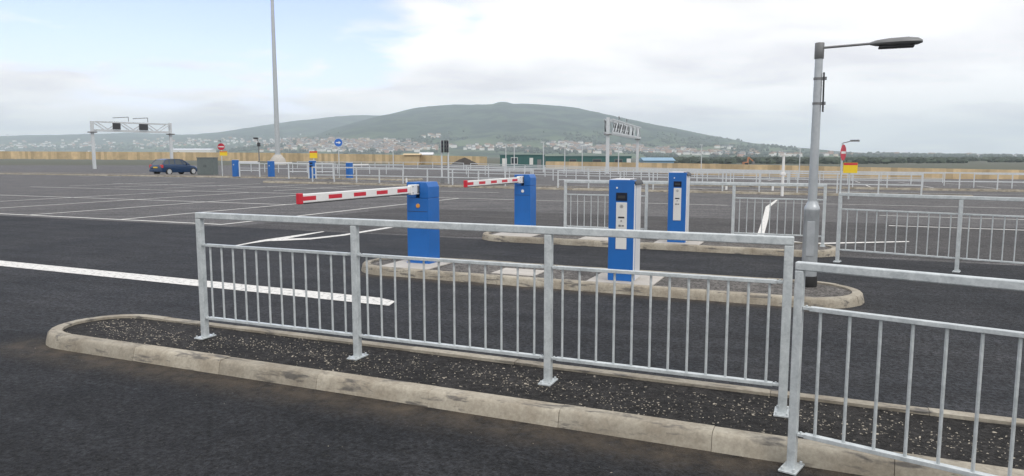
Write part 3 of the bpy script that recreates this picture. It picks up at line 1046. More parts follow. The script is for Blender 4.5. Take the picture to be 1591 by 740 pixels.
fs += [tuple(range(11, -1, -1)), tuple(range(60, 72))]
b.add(vs, fs)
hd = b.build('lantern', M_GREY, t, smooth=True)
b = MB(); b.box(0.62, 0.98, -0.085, 0.025, 2.795, 2.822)
b.build('lantern_glass', M_DARK, hd, bevel=0.01)
b = MB(); b.beam((0.062, -0.010, 2.56), (0.068, -0.010, 2.10), 0.020, 0.034, up=(0, 1, 0))
ant = b.build('antenna_strip', M_DARK, t, bevel=0.004)
for z in (2.49, 2.20):
    b = MB(); b.lathe([(0.0515, z - 0.014), (0.0515, z + 0.014)], n=24)
    b.box(0.045, 0.095, -0.025, 0.008, z - 0.018, z + 0.018)
    b.build('clamp_band', M_GREY, ant)

# ---------------------------------------------------------------- far machines, cabinet, signs
def far_pillar(label, px, D, h, kind):
    p = at(px, D)
    t = thing('blue_machine', label, 'ticket machine' if kind == 't' else 'barrier', (p.x, p.y, 0.100), -ANG, 'blue machines on the far kerb')
    b = MB(); b.box(-0.19, 0.19, -0.18, 0.18, 0.0, h)
    b.build('cabinet', M_BLUE, t, bevel=0.02)
    b = MB(); b.box(-0.17, 0.19, -0.17, 0.18, h + 0.001, h + 0.03)
    b.build('top_cap', M_FASC, t, bevel=0.008)
    if kind == 't':
        b = MB(); b.box(-0.15, 0.15, -0.192, -0.178, h - 0.45, h - 0.32); b.box(-0.15, 0.15, -0.192, -0.178, h - 0.22, h - 0.12)
        b.build('screen', M_SCREEN, t)
    else:
        b = MB(); b.tube((-0.02, -0.19, h - 0.36), (-0.02, -0.178, h - 0.36), 0.045, n=12)
        b.build('lock_cover', M_FASC, t)
        b = MB(); b.box(-0.06, 0.02, 0.181, 2.4, h - 0.2, h - 0.1)
        b.build('boom', M_WHITE, t, bevel=0.01)
    b = MB(); b.box(-0.6, 0.6, -0.45, 0.5, -0.03, -0.002)
    return t


far_pillar('leftmost blue machine of the far kerb, beside the grey cabinet and no-entry sign', 368, 56.5, 1.28, 'b')
far_pillar('second blue machine from left on the far kerb, past the first hoop railing', 423, 56.0, 1.2, 'b')
far_pillar('blue machine with dark screen bands below the yellow sign', 487, 52.0, 1.25, 't')
far_pillar('rightmost blue machine on the far kerb, half behind the open railing', 544, 52.5, 1.1, 'b')

p = at(325, 61.5)
t = thing('equipment_cabinet', 'large grey-green double-door equipment cabinet by the parked car', 'cabinet', (p.x, p.y, gz(p.x, p.y)), -ANG * 0.2)
b = MB(); b.box(-0.70, 0.70, -0.45, 0.45, 0.10, 1.52); b.build('body', M_CAB, t, bevel=0.02)
b = MB(); b.box(-0.73, 0.73, -0.48, 0.48, 1.522, 1.58); b.build('roof', M_CAB, t, bevel=0.015)
b = MB(); b.box(-0.74, 0.74, -0.5, 0.5, -0.02, 0.098); b.build('plinth', M_PAD, t)
for s in (-1, 1):
    b = MB(); b.box(min(s * 0.02, s * 0.66), max(s * 0.02, s * 0.66), -0.462, -0.451, 0.16, 1.46)
    dd = b.build('door', M_CAB, t, bevel=0.004)
    b = MB(); b.box(s * 0.08 - 0.015, s * 0.08 + 0.015, -0.485, -0.463, 0.75, 0.95); b.build('handle', M_DARK, dd)


def disc(mb, r, y, th=0.012, n=28, z=0.0):
    mb.tube((0, y, z), (0, y + th, z), r, n=n)


def noentry(label, loc, rotz, zc, r, pole_top, yel=None, lamp=True):
    t = thing('no_entry_sign', label, 'road sign', loc, rotz, 'no-entry signs')
    b = MB(); b.tube((0, 0.05, -0.05), (0, 0.05, pole_top), 0.038, n=12); b.build('pole', M_GALV, t, smooth=True)
    b = MB(); disc(b, r, 0.0); f = b.build('sign_disc', M_SRED, t)
    b = MB(); b.box(-r * 0.78, r * 0.78, -0.004, 0.003, -r * 0.15, r * 0.15)
    w_ = b.build('white_bar', M_WHITE, f)
    f.location = (0, 0, zc)
    if yel:
        wy, hy, zy, ox = yel
        b = MB(); b.box(ox - wy / 2, ox + wy / 2, 0.0, 0.012, zy - hy / 2, zy + hy / 2); pl = b.build('yellow_plate', M_YEL, t)
        b = MB(); b.box(ox - wy / 2 + 0.02, ox + wy / 2 - 0.02, -0.004, 0.002, zy + hy * 0.25, zy + hy * 0.42); b.build('red_header', M_SRED, pl)
    if lamp:
        b = MB(); b.beam((0, 0.05, pole_top), (0.02, -0.30, pole_top + 0.08), 0.03); b.box(-0.08, 0.08, -0.55, -0.25, pole_top + 0.05, pole_top + 0.12)
        b.build('sign_lamp', M_GREY, t)
    return t


p = at(347, 57.5)
noentry('small round no-entry sign over a yellow plate, far left beside the grey cabinet', (p.x, p.y, gz(p.x, p.y)), R(8), 2.42, 0.27, 2.78, yel=(0.58, 0.36, 1.90, 0.16), lamp=True)
p = at(1307, 28.5)
noentry('no-entry sign seen nearly edge-on at far right above the corner railing', (p.x, p.y, gz(p.x, p.y)), R(47), 1.88, 0.31, 2.25, yel=None, lamp=True)


def plate_sign(label, px, py, D, w, h, pole_px=None):
    p = at(px, D)
    zc = CAMH - (py - YH) / FPX * D
    t = thing('yellow_sign', label, 'road sign', (p.x, p.y, gz(p.x, p.y)), 0.0, 'yellow notice signs')
    b = MB(); b.tube((0, 0.05, -0.05), (0, 0.05, zc + h / 2), 0.032, n=10); b.build('pole', M_GALV, t, smooth=True)
    b = MB(); b.box(-w / 2, w / 2, 0.0, 0.014, zc - h / 2, zc + h / 2); pl = b.build('yellow_plate', M_YEL, t, bevel=0.003)
    b = MB(); b.box(-w / 2 + 0.01, w / 2 - 0.01, -0.004, 0.003, zc + h * 0.27, zc + h * 0.5 - 0.01); b.build('red_header', M_SRED, pl)
    return t


plate_sign('yellow sign with red header above the third blue machine', 489, 240.5, 52.0, 0.56, 0.50)
plate_sign('larger yellow sign with red header at far right below the edge-on no-entry sign', 1319, 258, 29.5, 0.58, 0.42)

# round blue arrow sign
p = at(528, 53.0)
t = thing('arrow_sign', 'round blue direction sign with white arrow on a slim pole', 'road sign', (p.x, p.y, gz(p.x, p.y)), R(5))
b = MB(); b.tube((0, 0.05, -0.05), (0, 0.05, 2.95), 0.034, n=10); b.build('pole', M_GALV, t, smooth=True)
b = MB(); disc(b, 0.29, 0.0, z=2.66); f = b.build('sign_disc', M_SBLUE, t)
b = MB(); b.tube((0, 0.003, 2.66), (0, 0.006, 2.66), 0.305, n=28); b.build('white_rim', M_WHITE, f)
b = MB(); b.add([(-0.18, -0.004, 2.625), (0.02, -0.004, 2.625), (0.02, -0.004, 2.55), (0.20, -0.004, 2.66), (0.02, -0.004, 2.77), (0.02, -0.004, 2.695), (-0.18, -0.004, 2.695)],
              [(0, 1, 5, 6), (2, 3, 4), (1, 2, 4, 5)])
b.build('white_arrow', M_WHITE, f)

# twin-post lane signal
p = at(692, 44.5)
t = thing('lane_signal', 'twin-post lane signal with dark slatted heads in the middle of the car park', 'lane signal', (p.x, p.y, gz(p.x, p.y)), R(6))
for x in (-0.20, 0.20):
    b = MB(); b.tube((x, 0, -0.05), (x, 0, 2.70), 0.050, n=12); b.build('post', M_GALVD, t, smooth=True)
for x in (-0.16, 0.02, 0.16):
    b = MB(); b.box(x - 0.065, x + 0.065, -0.20, -0.055, 1.95, 2.68)
    hd = b.build('signal_head', M_DARK, t, bevel=0.015)
    b = MB()
    for z in (2.10, 2.32, 2.54):
        b.tube((x, -0.212, z), (x, -0.198, z), 0.048, n=12)
    b.build('lens', M_SCREEN, hd)
b = MB(); b.beam((-0.26, -0.03, 2.60), (0.26, -0.03, 2.60), 0.04); b.beam((-0.26, -0.03, 2.05), (0.26, -0.03, 2.05), 0.04); b.build('crossbar', M_GALVD, t)
b = MB(); b.box(-0.30, -0.05, -0.25, 0.0, 0.10, 0.42); b.build('control_box', M_GREY, t, bevel=0.01)

# camera pole
p = at(405, 58.0)
t = thing('camera_pole', 'slim dark pole with a drooping camera head, between the first two blue machines', 'camera pole', (p.x, p.y, gz(p.x, p.y)), 0.0)
b = MB(); b.tube((0, 0, -0.05), (0, 0, 2.75), 0.055, 0.04, n=10); b.build('pole', M_GREY, t, smooth=True)
b = MB(); b.beam((0.02, 0, 2.72), (-0.10, -0.05, 3.02), 0.06); b.build('bracket', M_GREY, t)
b = MB(); b.box(-0.36, -0.02, -0.14, 0.06, 3.02, 3.16); b.build('camera_head', M_DARK, t, bevel=0.02)
b = MB(); b.box(-0.09, 0.12, -0.10, 0.10, 2.45, 2.75); b.build('junction_box', M_DARK, t, bevel=0.01)

# white slim post, short markers
p = at(1215, 32.0)
t = thing('white_post', 'slim white post with a flat cap in front of the right-hand hoarding', 'post', (p.x, p.y, gz(p.x, p.y)))
b = MB(); b.lathe([(0.062, 0.0), (0.062, 0.95), (0.055, 1.78)], n=14); b.build('shaft', M_WHITE, t, smooth=True)
b = MB(); b.box(-0.19, 0.19, -0.08, 0.08, 1.782, 1.83); b.build('cap', M_FASC, t, bevel=0.01)
b = MB(); b.box(-0.11, 0.11, -0.07, 0.07, 0.93, 1.04); b.build('collar', M_WHITE, t, bevel=0.01)
for (px, D, lab) in ((1128, 36.5, 'short white marker post left of the slim white post'), (1200, 37.0, 'short white marker post just beside the slim white post'),
                     (867, 40.0, 'short white marker post at the left end of the far island railing'), (632, 46.5, 'short white marker post behind the near barrier boom')):
    p = at(px, D)
    t = thing('marker_post', lab, 'marker post', (p.x, p.y, gz(p.x, p.y)), 0, 'short white marker posts')
    b = MB(); b.box(-0.05, 0.05, -0.04, 0.04, 0.0, 0.44); b.build('body', M_WHITE, t, bevel=0.015)
    b = MB(); b.box(-0.052, 0.052, -0.043, 0.043, 0.30, 0.36); b.build('reflector_band', M_GREY, t)

# ---------------------------------------------------------------- the parked car
def car():
    p = at(274, 66.0)
    th = R(27)
    t = thing('parked_car', 'dark blue hatchback parked facing away at the far left kerb', 'car', (p.x, p.y, gz(p.x, p.y)), R(90) - th)
    # local +x forward
    secs = [(-1.98, 0.42, 0.80, 0.74), (-1.90, 0.30, 0.92, 0.82), (-1.6, 0.24, 0.96, 0.86), (-0.8, 0.22, 0.95, 0.87), (0.3, 0.22, 0.93, 0.87), (0.95, 0.22, 0.88, 0.85), (1.5, 0.24, 0.78, 0.82), (1.86, 0.28, 0.66, 0.74), (1.98, 0.36, 0.56, 0.62)]
    b = MB()
    vs, fs = [], []
    for x, z0, z1, hw in secs:
        zm = z0 + (z1 - z0) * 0.45
        ring = [(-hw * 0.92, z0), (-hw, zm), (-hw * 0.97, z1 - 0.05), (-hw * 0.88, z1), (hw * 0.88, z1), (hw * 0.97, z1 - 0.05), (hw, zm), (hw * 0.92, z0)]
        vs += [(x, y, z) for y, z in ring]
    n = 8
    for j in range(len(secs) - 1):
        for k in range(n):
            fs.append((j * n + k, j * n + (k + 1) % n, (j + 1) * n + (k + 1) % n, (j + 1) * n + k))
    fs += [tuple(range(n)), tuple(range((len(secs) - 1) * n + n - 1, (len(secs) - 1) * n - 1, -1))]
    b.add(vs, fs)
    body = b.build('body', M_CAR, t, bevel=0.03, smooth=True)
    # glasshouse
    b = MB()
    g = [(-1.86, 0.93, 0.70), (-1.45, 1.36, 0.60), (-0.9, 1.43, 0.60), (0.0, 1.42, 0.60), (0.30, 1.36, 0.60), (1.02, 0.90, 0.72)]
    base = [(-1.90, 0.88, 0.76), (-1.5, 0.90, 0.78), (-0.9, 0.90, 0.78), (0.0, 0.90, 0.78), (0.40, 0.90, 0.78), (1.08, 0.86, 0.76)]
    vs, fs = [], []
    for (x, z, w), (xb, zb, wb) in zip(g, base):
        vs += [(xb, -wb, zb), (x, -w, z), (x, w, z), (xb, wb, zb)]
    for j in range(len(g) - 1):
        for k in range(3):
            fs.append((j * 4 + k, j * 4 + k + 1, (j + 1) * 4 + k + 1, (j + 1) * 4 + k))
    fs += [(0, 1, 2, 3), (23, 22, 21, 20)]
    b.add(vs, fs)
    b.build('windows', M_GLASS, t, smooth=True)
    b = MB()
    for j in range(1, 4):
        (x, z, w), (x2, z2, w2) = g[j], g[j + 1]
        b.add([(x, -w - .005, z + .012), (x, w + .005, z + .012), (x2, w2 + .005, z2 + .012), (x2, -w2 - .005, z2 + .012), (x, -w - .005, z - .03), (x, w + .005, z - .03), (x2, w2 + .005, z2 - .03), (x2, -w2 - .005, z2 - .03)],
              [(0, 1, 2, 3), (0, 3, 7, 4), (1, 5, 6, 2), (0, 4, 5, 1), (3, 2, 6, 7)])
    b.build('roof', M_CAR, t, smooth=True)
    for s in (-1, 1):
        for (xa, za, xb_, zb) in ((-1.80, 0.92, -1.42, 1.38), (-0.55, 0.90, -0.50, 1.42), (0.40, 0.90, 0.06, 1.42), (1.0, 0.89, 0.28, 1.38), (-1.15, 0.90, -1.05, 1.42)):
            b = MB(); ya, yb = s * 0.785, s * 0.610
            b.beam((xa, ya, za), (xb_, yb, zb), 0.07, 0.03, up=(0, s, 0.3)); b.build('pillar', M_CAR, t)
        b = MB(); b.box(-1.97, -1.80, min(s * 0.55, s * 0.845), max(s * 0.55, s * 0.845), 0.64, 0.92); b.build('tail_lamp', M_TLAMP, t, bevel=0.03)
        for x in (-1.25, 1.28):
            b = MB(); b.tube((x, s * 0.70, 0.31), (x, s * 0.875, 0.31), 0.31, n=24); wh = b.build('wheel', M_BLACK, t, bevel=0.03)
            b = MB(); b.tube((x, s * 0.872, 0.31), (x, s * 0.89, 0.31), 0.215, n=20); b.build('rim', M_RIM, wh)
        b = MB(); b.box(0.52, 0.68, min(s * 0.80, s * 0.97), max(s * 0.80, s * 0.97), 0.90, 1.02); b.build('mirror', M_CAR, t, bevel=0.03)
    b = MB(); b.box(-2.0, -1.955, -0.27, 0.27, 0.62, 0.74); b.build('number_plate', M_PLATE, t)
    b = MB(); b.box(-2.05, -1.8, -0.78, 0.78, 0.30, 0.52); b.build('rear_bumper', M_CAR, t, bevel=0.04)


car()

# ---------------------------------------------------------------- tall mast and gantries
p = at(434, 150.0)
t = thing('floodlight_mast', 'very tall tapering grey floodlight mast rising out of view at left', 'mast', (p.x, p.y, gz(p.x, p.y)))
b = MB(); b.lathe([(0.58, 0.0), (0.50, 8), (0.40, 22), (0.26, 44)], n=28); b.build('shaft', M_COL, t, smooth=True)
b = MB(); b.lathe([(1.6, -0.1), (1.5, 1.0), (0.95, 1.7), (0.72, 2.0)], n=20); b.build('base_mound', M_PAD, t, smooth=True)
b = MB(); b.lathe([(1.2, 43.2), (1.3, 43.5), (1.2, 43.8)], n=16)
for k in range(8):
    a = k * math.pi / 4
    b.box(math.cos(a) * 1.4 - 0.25, math.cos(a) * 1.4 + 0.25, math.sin(a) * 1.4 - 0.25, math.sin(a) * 1.4 + 0.25, 42.9, 43.5)
b.build('lamp_ring', M_GREY, t)


def gantry(label, P, Q, h, depth, signs, lw=0.26):
    P, Q = Vector(P), Vector(Q)
    d = Q - P
    L = d.length
    zb_ = min(gz(P.x, P.y), gz(Q.x, Q.y))
    h = h - zb_
    t = thing('sign_gantry', label, 'gantry', (P.x, P.y, zb_), math.atan2(d.y, d.x), 'lattice gantries over the lanes')
    for x in (0, L):
        b = MB(); b.box(x - lw, x + lw, -lw, lw, -0.1, h + (0.15 if x == 0 else 0.0)); lg = b.build('leg', M_GALVD, t, bevel=0.03)
        b = MB(); b.box(x - 0.42, x + 0.42, -0.42, 0.42, h - depth - 0.25, h - depth - 0.10); b.build('collar', M_GREY, lg)
    b = MB()
    for y in (-0.55, 0.55):
        for z in (h - 0.09, h - depth + 0.09):
            b.beam((0.27, y, z), (L - 0.27, y, z), 0.13, 0.16 if z > h - 1 else 0.26)
    n = max(6, int(L / 2.2))
    for i in range(n):
        x0, x1 = 0.3 + (L - .6) * i / n, 0.3 + (L - .6) * (i + 1) / n
        za, zb = (h - 0.1, h - depth + 0.1) if i % 2 == 0 else (h - depth + 0.1, h - 0.1)
        for y in (-0.55, 0.55):
            b.beam((x0, y, za), (x1, y, zb), 0.10)
        b.beam((x0, -0.55, h - 0.09), (x0, 0.55, h - 0.09), 0.08)
    b.build('lattice_truss', M_GALVD, t)
    for x, w in signs:
        b = MB(); b.box(x - w / 2, x + w / 2, 0.62, 0.80, h - depth + 0.25, h - 0.2); sp_ = b.build('signal_box', M_DARK, t, bevel=0.02)
        b = MB(); b.box(x - w / 2 - 0.05, x + w / 2 + 0.05, 0.58, 0.62, h - depth * 0.5 - 0.06, h - depth * 0.5 + 0.06); b.build('mounting_bar', M_GALVD, sp_)
    for x in (L * 0.3, L * 0.55):
        b = MB(); b.beam((x, 0, h + 0.1), (x, 0, h + 0.7), 0.06); b.beam((x, 0, h + 0.7), (x + 2.2, 0.2, h + 0.5), 0.09); b.build('cable_arm', M_GREY, t)
    return t


gantry('pale lattice gantry with dark signal boxes spanning lanes right of centre', at(943, 93), at(989, 121), 6.45, 1.85,
       [(9.5 + 1.55 * k, 1.0) for k in range(10)] + [(2.4, 0.7), (28.3, 0.8)], lw=0.20)
g2 = gantry('pale lattice gantry at the far left behind the parked car', at(270, 105), at(150, 96), 6.3, 1.3, [(4.3, 1.2), (8.0, 1.0)], lw=0.17)

# slim poles among the far rows
for i, (px, D, top, lab) in enumerate([(786, 98, 225, 'slim pale pole in front of the left end of the teal cabins'), (799, 104, 224, 'slim pale pole before the white window of the teal cabins'),
                                       (844, 95, 222, 'slim pale pole at the right end of the nearer teal cabin'), (877, 108, 227, 'slim pale pole before the long teal cabin'),
                                       (904, 112, 228, 'slim pale pole midway along the long teal cabin'), (960, 90, 226, 'slim pale pole under the right gantry'),
                                       (1088, 115, 226, 'slim pale pole before the hoarding, right of the blue roof'), (1240, 100, 232, 'slim pale pole before the hoarding just left of the lamp column'),
                                       (612, 110, 226, 'slim pale pole before the hoarding left of the lane signal')]):
    p = at(px, D)
    t = thing('slim_pole', lab, 'pole', (p.x, p.y, gz(p.x, p.y)), 0, 'slim poles in the far car park')
    ztop = CAMH - (top - YH) / FPX * D - gz(p.x, p.y)
    b = MB(); b.tube((0, 0, -0.05), (0, 0, ztop), 0.075, 0.055, n=8); b.build('shaft', M_GALVD, t, smooth=True)
    b = MB(); b.box(-0.35, 0.12, -0.1, 0.1, ztop, ztop + 0.1); b.build('lamp_head', M_GALVD, t)

# ---------------------------------------------------------------- timber hoarding, cabins, sheds
def hoarding(label, pts):
    """pts: (px, D, py_top, height). vertical boards between stations"""
    P = []
    for px, D, pyt, h in pts:
        q = at(px, D, py=pyt)
        P.append((q, h))
    o = P[0][0]
    t = thing('timber_hoarding', label, 'fence', (o.x, o.y, o.z - P[0][1]), 0, 'timber hoardings round the site')
    rr = random.Random(len(pts))
    bb, pb = MB(), MB()
    base = Vector((o.x, o.y, o.z - P[0][1]))
    for (a, ha), (c, hc) in zip(P[:-1], P[1:]):
        L = (c - a).length
        n = max(1, int(L / 0.9))
        for i in range(n):
            f0, f1 = i / n, (i + 0.985) / n
            A, C_ = a.lerp(c, f0), a.lerp(c, f1)
            h = ha + (hc - ha) * f0 + rr.uniform(-0.05, 0.05)
            d = (C_ - A).normalized(); nrm = Vector((-d.y, d.x, 0)).normalized() * (0.02 + rr.choice((0, 0.012)))
            vs = []
            for s in (-1, 1):
                for Q, zz in ((A, -h), (C_, -h), (C_, 0), (A, 0)):
                    vs.append(Q + nrm * s + Vector((0, 0, zz)) - base)
            bb.add(vs, [(0, 1, 2, 3), (7, 6, 5, 4), (0, 4, 5, 1), (1, 5, 6, 2), (2, 6, 7, 3), (3, 7, 4, 0)])
            if i % 3 == 0:
                Q = A + Vector((0, 0.14, 0)) - base
                pb.beam(Q + Vector((0, 0, -h)), Q + Vector((0, 0, -0.1)), 0.12)
    bb.build('boards', M_WOOD, t); pb.build('posts', M_WOOD, t)
    return t


hoarding('long tan timber hoarding running from far left to the middle', [(-60, 205, 235.0, 2.1), (240, 195, 236.5, 2.1), (420, 180, 237.6, 2.1), (600, 165, 240.3, 2.0), (757, 152, 243.5, 2.0)])
hoarding('tan timber hoarding from the teal cabins to the far right', [(848, 136, 250.8, 1.8), (950, 130, 252.2, 1.9), (1060, 124, 253.8, 1.9), (1200, 116, 256.5, 1.9), (1330, 110, 259.5, 1.9), (1700, 100, 266.0, 1.9)])


def hut(name, label, cat, px0, px1, D, pyt, h, depth, m, roof_m, wins=(), pitch=0.0, group=None, rotz=0.0):
    q0, q1 = at(px0, D, py=pyt), at(px1, D, py=pyt)
    L = q1.x - q0.x
    t = thing(name, label, cat, (q0.x, q0.y, q0.z - h), rotz, group)
    b = MB(); b.box(0, L, 0, depth, 0, h)
    b.build('wall', m, t, bevel=0.03)
    b = MB()
    if pitch:
        vs = [(-0.3, -0.3, h + 0.01), (L + 0.3, -0.3, h + 0.01), (L + 0.3, depth + 0.3, h + 0.01), (-0.3, depth + 0.3, h + 0.01), (-0.3, depth / 2, h + pitch), (L + 0.3, depth / 2, h + pitch)]
        b.add(vs, [(0, 1, 5, 4), (2, 3, 4, 5), (1, 2, 5), (3, 0, 4), (3, 2, 1, 0)])
    else:
        b.box(-0.1, L + 0.1, -0.1, depth + 0.1, h + 0.005, h + 0.12)
    b.build('roof', roof_m, t)
    for kind, f, w, z0, z1, mm in wins:
        b = MB(); b.box(f * L - w / 2, f * L + w / 2, -0.05, 0.02, z0, z1); fr = b.build(kind, mm, t, bevel=0.01)
        if kind == 'window':
            b = MB(); b.box(f * L - w / 2 + 0.08, f * L + w / 2 - 0.08, -0.06, -0.045, z0 + 0.08, z1 - 0.08); b.build('pane', M_GLASS, fr)
    return t


hut('site_cabin', 'nearer teal site cabin with white window and door, left of the long one', 'cabin', 777, 846, 140, 241.5, 2.7, 3.0, M_TEAL, M_TEAL,
    [('door', 0.10, 0.9, 0.1, 2.1, M_FASC), ('window', 0.32, 1.3, 1.0, 2.3, M_WHITE), ('notice', 0.70, 0.7, 0.9, 2.2, M_FASC), ('door', 0.88, 0.8, 0.1, 1.9, M_GREY)])
hut('site_cabin', 'long low teal site cabin behind the right-hand timber hoarding', 'cabin', 847, 980, 150, 243.6, 2.6, 3.0, M_TEAL, M_TEAL,
    [('window', 0.32, 1.5, 1.2, 2.1, M_GREY), ('window', 0.60, 1.8, 1.2, 2.1, M_GREY), ('window', 0.85, 1.6, 1.2, 2.1, M_GREY), ('door', 0.97, 0.9, 0.1, 2.2, M_FASC)])
hut('blue_shed', 'low blue-roofed shed right of the pale gantry', 'shed', 1000, 1046, 160, 249.8, 2.2, 6.0, M_BROOF, M_BROOF, [('window', 0.3, 1.6, 1.0, 1.7, M_WHITE)], pitch=0.7)
hut('timber_shed', 'tan timber shed rising above the left hoarding', 'shed', 629, 652, 158, 241.2, 2.2, 3.0, M_WOOD, M_WOOD, [('door', 0.5, 0.9, 0.05, 1.6, M_WOOD)], pitch=0.35)

# pale low warehouse roofs beyond the hoarding
for (px0, px1, D, pyt, h, lab) in ((1070, 1130, 420, 253.5, 3.0, 'pale low warehouse with a shallow roof beyond the right hoarding'),
                                   (653, 672, 240, 240.5, 3.0, 'small white-roofed store beside the timber shed'),
                                   (268, 330, 900, 233, 6, 'wide pale warehouse beyond the hoarding at far left'),
                                   (1355, 1440, 500, 252, 4.5, 'long pale warehouse beyond the hoarding at far right')):
    hut('warehouse', lab, 'warehouse', px0, px1, D, pyt, h, 18 if D > 300 else 5, M_FASC, M_SILV, [('door', 0.2, h * 0.5, 0.0, h * 0.6, M_GREY)], pitch=h * 0.25, group='pale warehouses beyond the hoarding')

# earth mound
p = at(722, 148)
b = MB()
vs, fs = [], []
rr = random.Random(5)
n, m_ = 24, 7
for j in range(m_):
    f = j / (m_ - 1)
    for k in range(n):
        a = 2 * math.pi * k / n
        r = (1 - f) ** 0.8
        vs.append((2.7 * r * math.cos(a) * rr.uniform(.9, 1.1), 2.0 * r * math.sin(a) * rr.uniform(.9, 1.1), 1.45 * f ** 0.8 * rr.uniform(.93, 1.05)))
for j in range(m_ - 1):
    for k in range(n):
        fs.append((j * n + k, j * n + (k + 1) % n, (j + 1) * n + (k + 1) % n, (j + 1) * n + k))
fs.append(tuple(range(n)))
b.add(vs, fs)
tag(b.build('earth_mound', M_EARTH, loc=(p.x, p.y, gz(p.x, p.y) - 0.05), smooth=True), 'dark heap of earth in front of the timber hoarding', 'earth heap')

# orange excavator beyond the hoarding
p = at(1154, 150)
t = thing('excavator', 'small orange excavator with raised arm beyond the right-hand hoarding', 'excavator', (p.x, p.y, gz(p.x, p.y)), R(10))
b = MB(); b.box(-0.9, 0.9, -0.8, -0.4, 0, 0.5); b.box(-0.9, 0.9, 0.4, 0.8, 0, 0.5); b.build('tracks', M_BLACK, t, bevel=0.12)
M_DIG = mat('orange_plant_paint', (0.45, 0.2, 0.10), rough=0.5, noise=0.15)
b = MB(); b.box(-0.8, 0.7, -0.65, 0.65, 0.55, 1.1); b.build('body', M_DIG, t, bevel=0.06)
b = MB(); b.box(-0.3, 0.55, -0.62, 0.05, 1.11, 2.1); cb_ = b.build('cab', M_DIG, t, bevel=0.05)
b = MB(); b.box(-0.2, 0.45, -0.635, -0.61, 1.35, 1.95); b.build('window', M_GLASS, cb_)
b = MB(); b.beam((0.6, 0.2, 1.0), (0.9, 0.2, 2.9), 0.22); b.beam((0.9, 0.2, 2.9), (1.8, 0.2, 2.2), 0.18); b.build('arm', M_DIG, t)
b = MB(); b.prism([(1.65, 0.0), (2.0, 0.0), (2.0, 0.4), (1.65, 0.4)], 1.7, 2.2); b.build('bucket', M_GREY, t)
t.scale = (1.2, 1.2, 1.2)

# ---------------------------------------------------------------- hills and the town at their foot
MAIN = [(-400, 246), (430, 244), (500, 232), (545, 212), (575, 197), (600, 188.5), (622, 182), (645, 176), (665, 172), (690, 170), (720, 169), (752, 168.2), (770, 167.4), (777, 164.2), (787, 164.6), (796, 167), (830, 167.5), (860, 170), (885, 173),
        (910, 178), (940, 186), (970, 192), (1000, 199), (1030, 207), (1060, 214), (1090, 222), (1120, 229), (1150, 234), (1200, 238), (1260, 241), (1330, 243), (1500, 243.5), (2200, 244)]
LEFT = [(-1200, 232), (-400, 224), (-100, 219), (100, 214), (240, 210), (300, 213), (350, 212), (400, 207), (450, 199), (500, 190.5), (540, 185.5), (580, 183.5), (610, 185), (660, 195), (720, 215), (800, 235), (900, 244), (2200, 244)]


def interp(tab, x):
    if x <= tab[0][0]: return tab[0][1]
    for (a, ya), (b, yb) in zip(tab[:-1], tab[1:]):
        if x <= b:
            f = (x - a) / (b - a)
            return ya + (yb - ya) * f
    return tab[-1][1]


D1, D2 = 3600.0, 4700.0


def hill1(x, y):
    h = max(0.0, (YH + 3 - interp(MAIN, CX + x / D1 * FPX)) / FPX * D1)
    s = sstep(1300, D1, y) ** 1.25 if y < D1 else 1 - 0.6 * sstep(D1, D1 + 1400, y)
    g = math.sin(x * 0.011 + 0.6 * math.sin(y * 0.004)) * math.sin(y * 0.0037 + x * .002) * 0.07 + math.sin(x * 0.034 + y * 0.013) * 0.025
    return h * s * (1 + g * (1 - s) * 2.2) - 3


def hill2(x, y):
    h = max(0.0, (YH + 3 - interp(LEFT, CX + x / D2 * FPX)) / FPX * D2)
    s = sstep(2300, D2, y) if y < D2 else 1 - 0.5 * sstep(D2, D2 + 1200, y)
    g = math.sin(x * 0.008 + y * 0.003) * 0.05
    return h * s * (1 + g * (1 - s) * 2) - 3


def hillmesh(name, fn, x0, x1, y0, y1, nx, ny):
    from mathutils import noise
    b = MB()
    vs = []
    for j in range(ny + 1):
        for i in range(nx + 1):
            x, y = x0 + (x1 - x0) * i / nx, y0 + (y1 - y0) * j / ny
            z = fn(x, y)
            if z > 0:
                z += noise.fractal((x * .009, y * .009, 1.7), 0.9, 2.1, 4) * min(3.5, z * 0.10)
            vs.append((x, y, z))
    fs = [(j * (nx + 1) + i, j * (nx + 1) + i + 1, (j + 1) * (nx + 1) + i + 1, (j + 1) * (nx + 1) + i) for j in range(ny) for i in range(nx)]
    b.add(vs, fs)
    return struct(b.build(name, M_HILL, smooth=True))


hillmesh('hill', hill1, -1900, 4200, 1200, 5000, 420, 120)
hillmesh('hill', hill2, -5000, 1400, 2300, 6200, 240, 80)

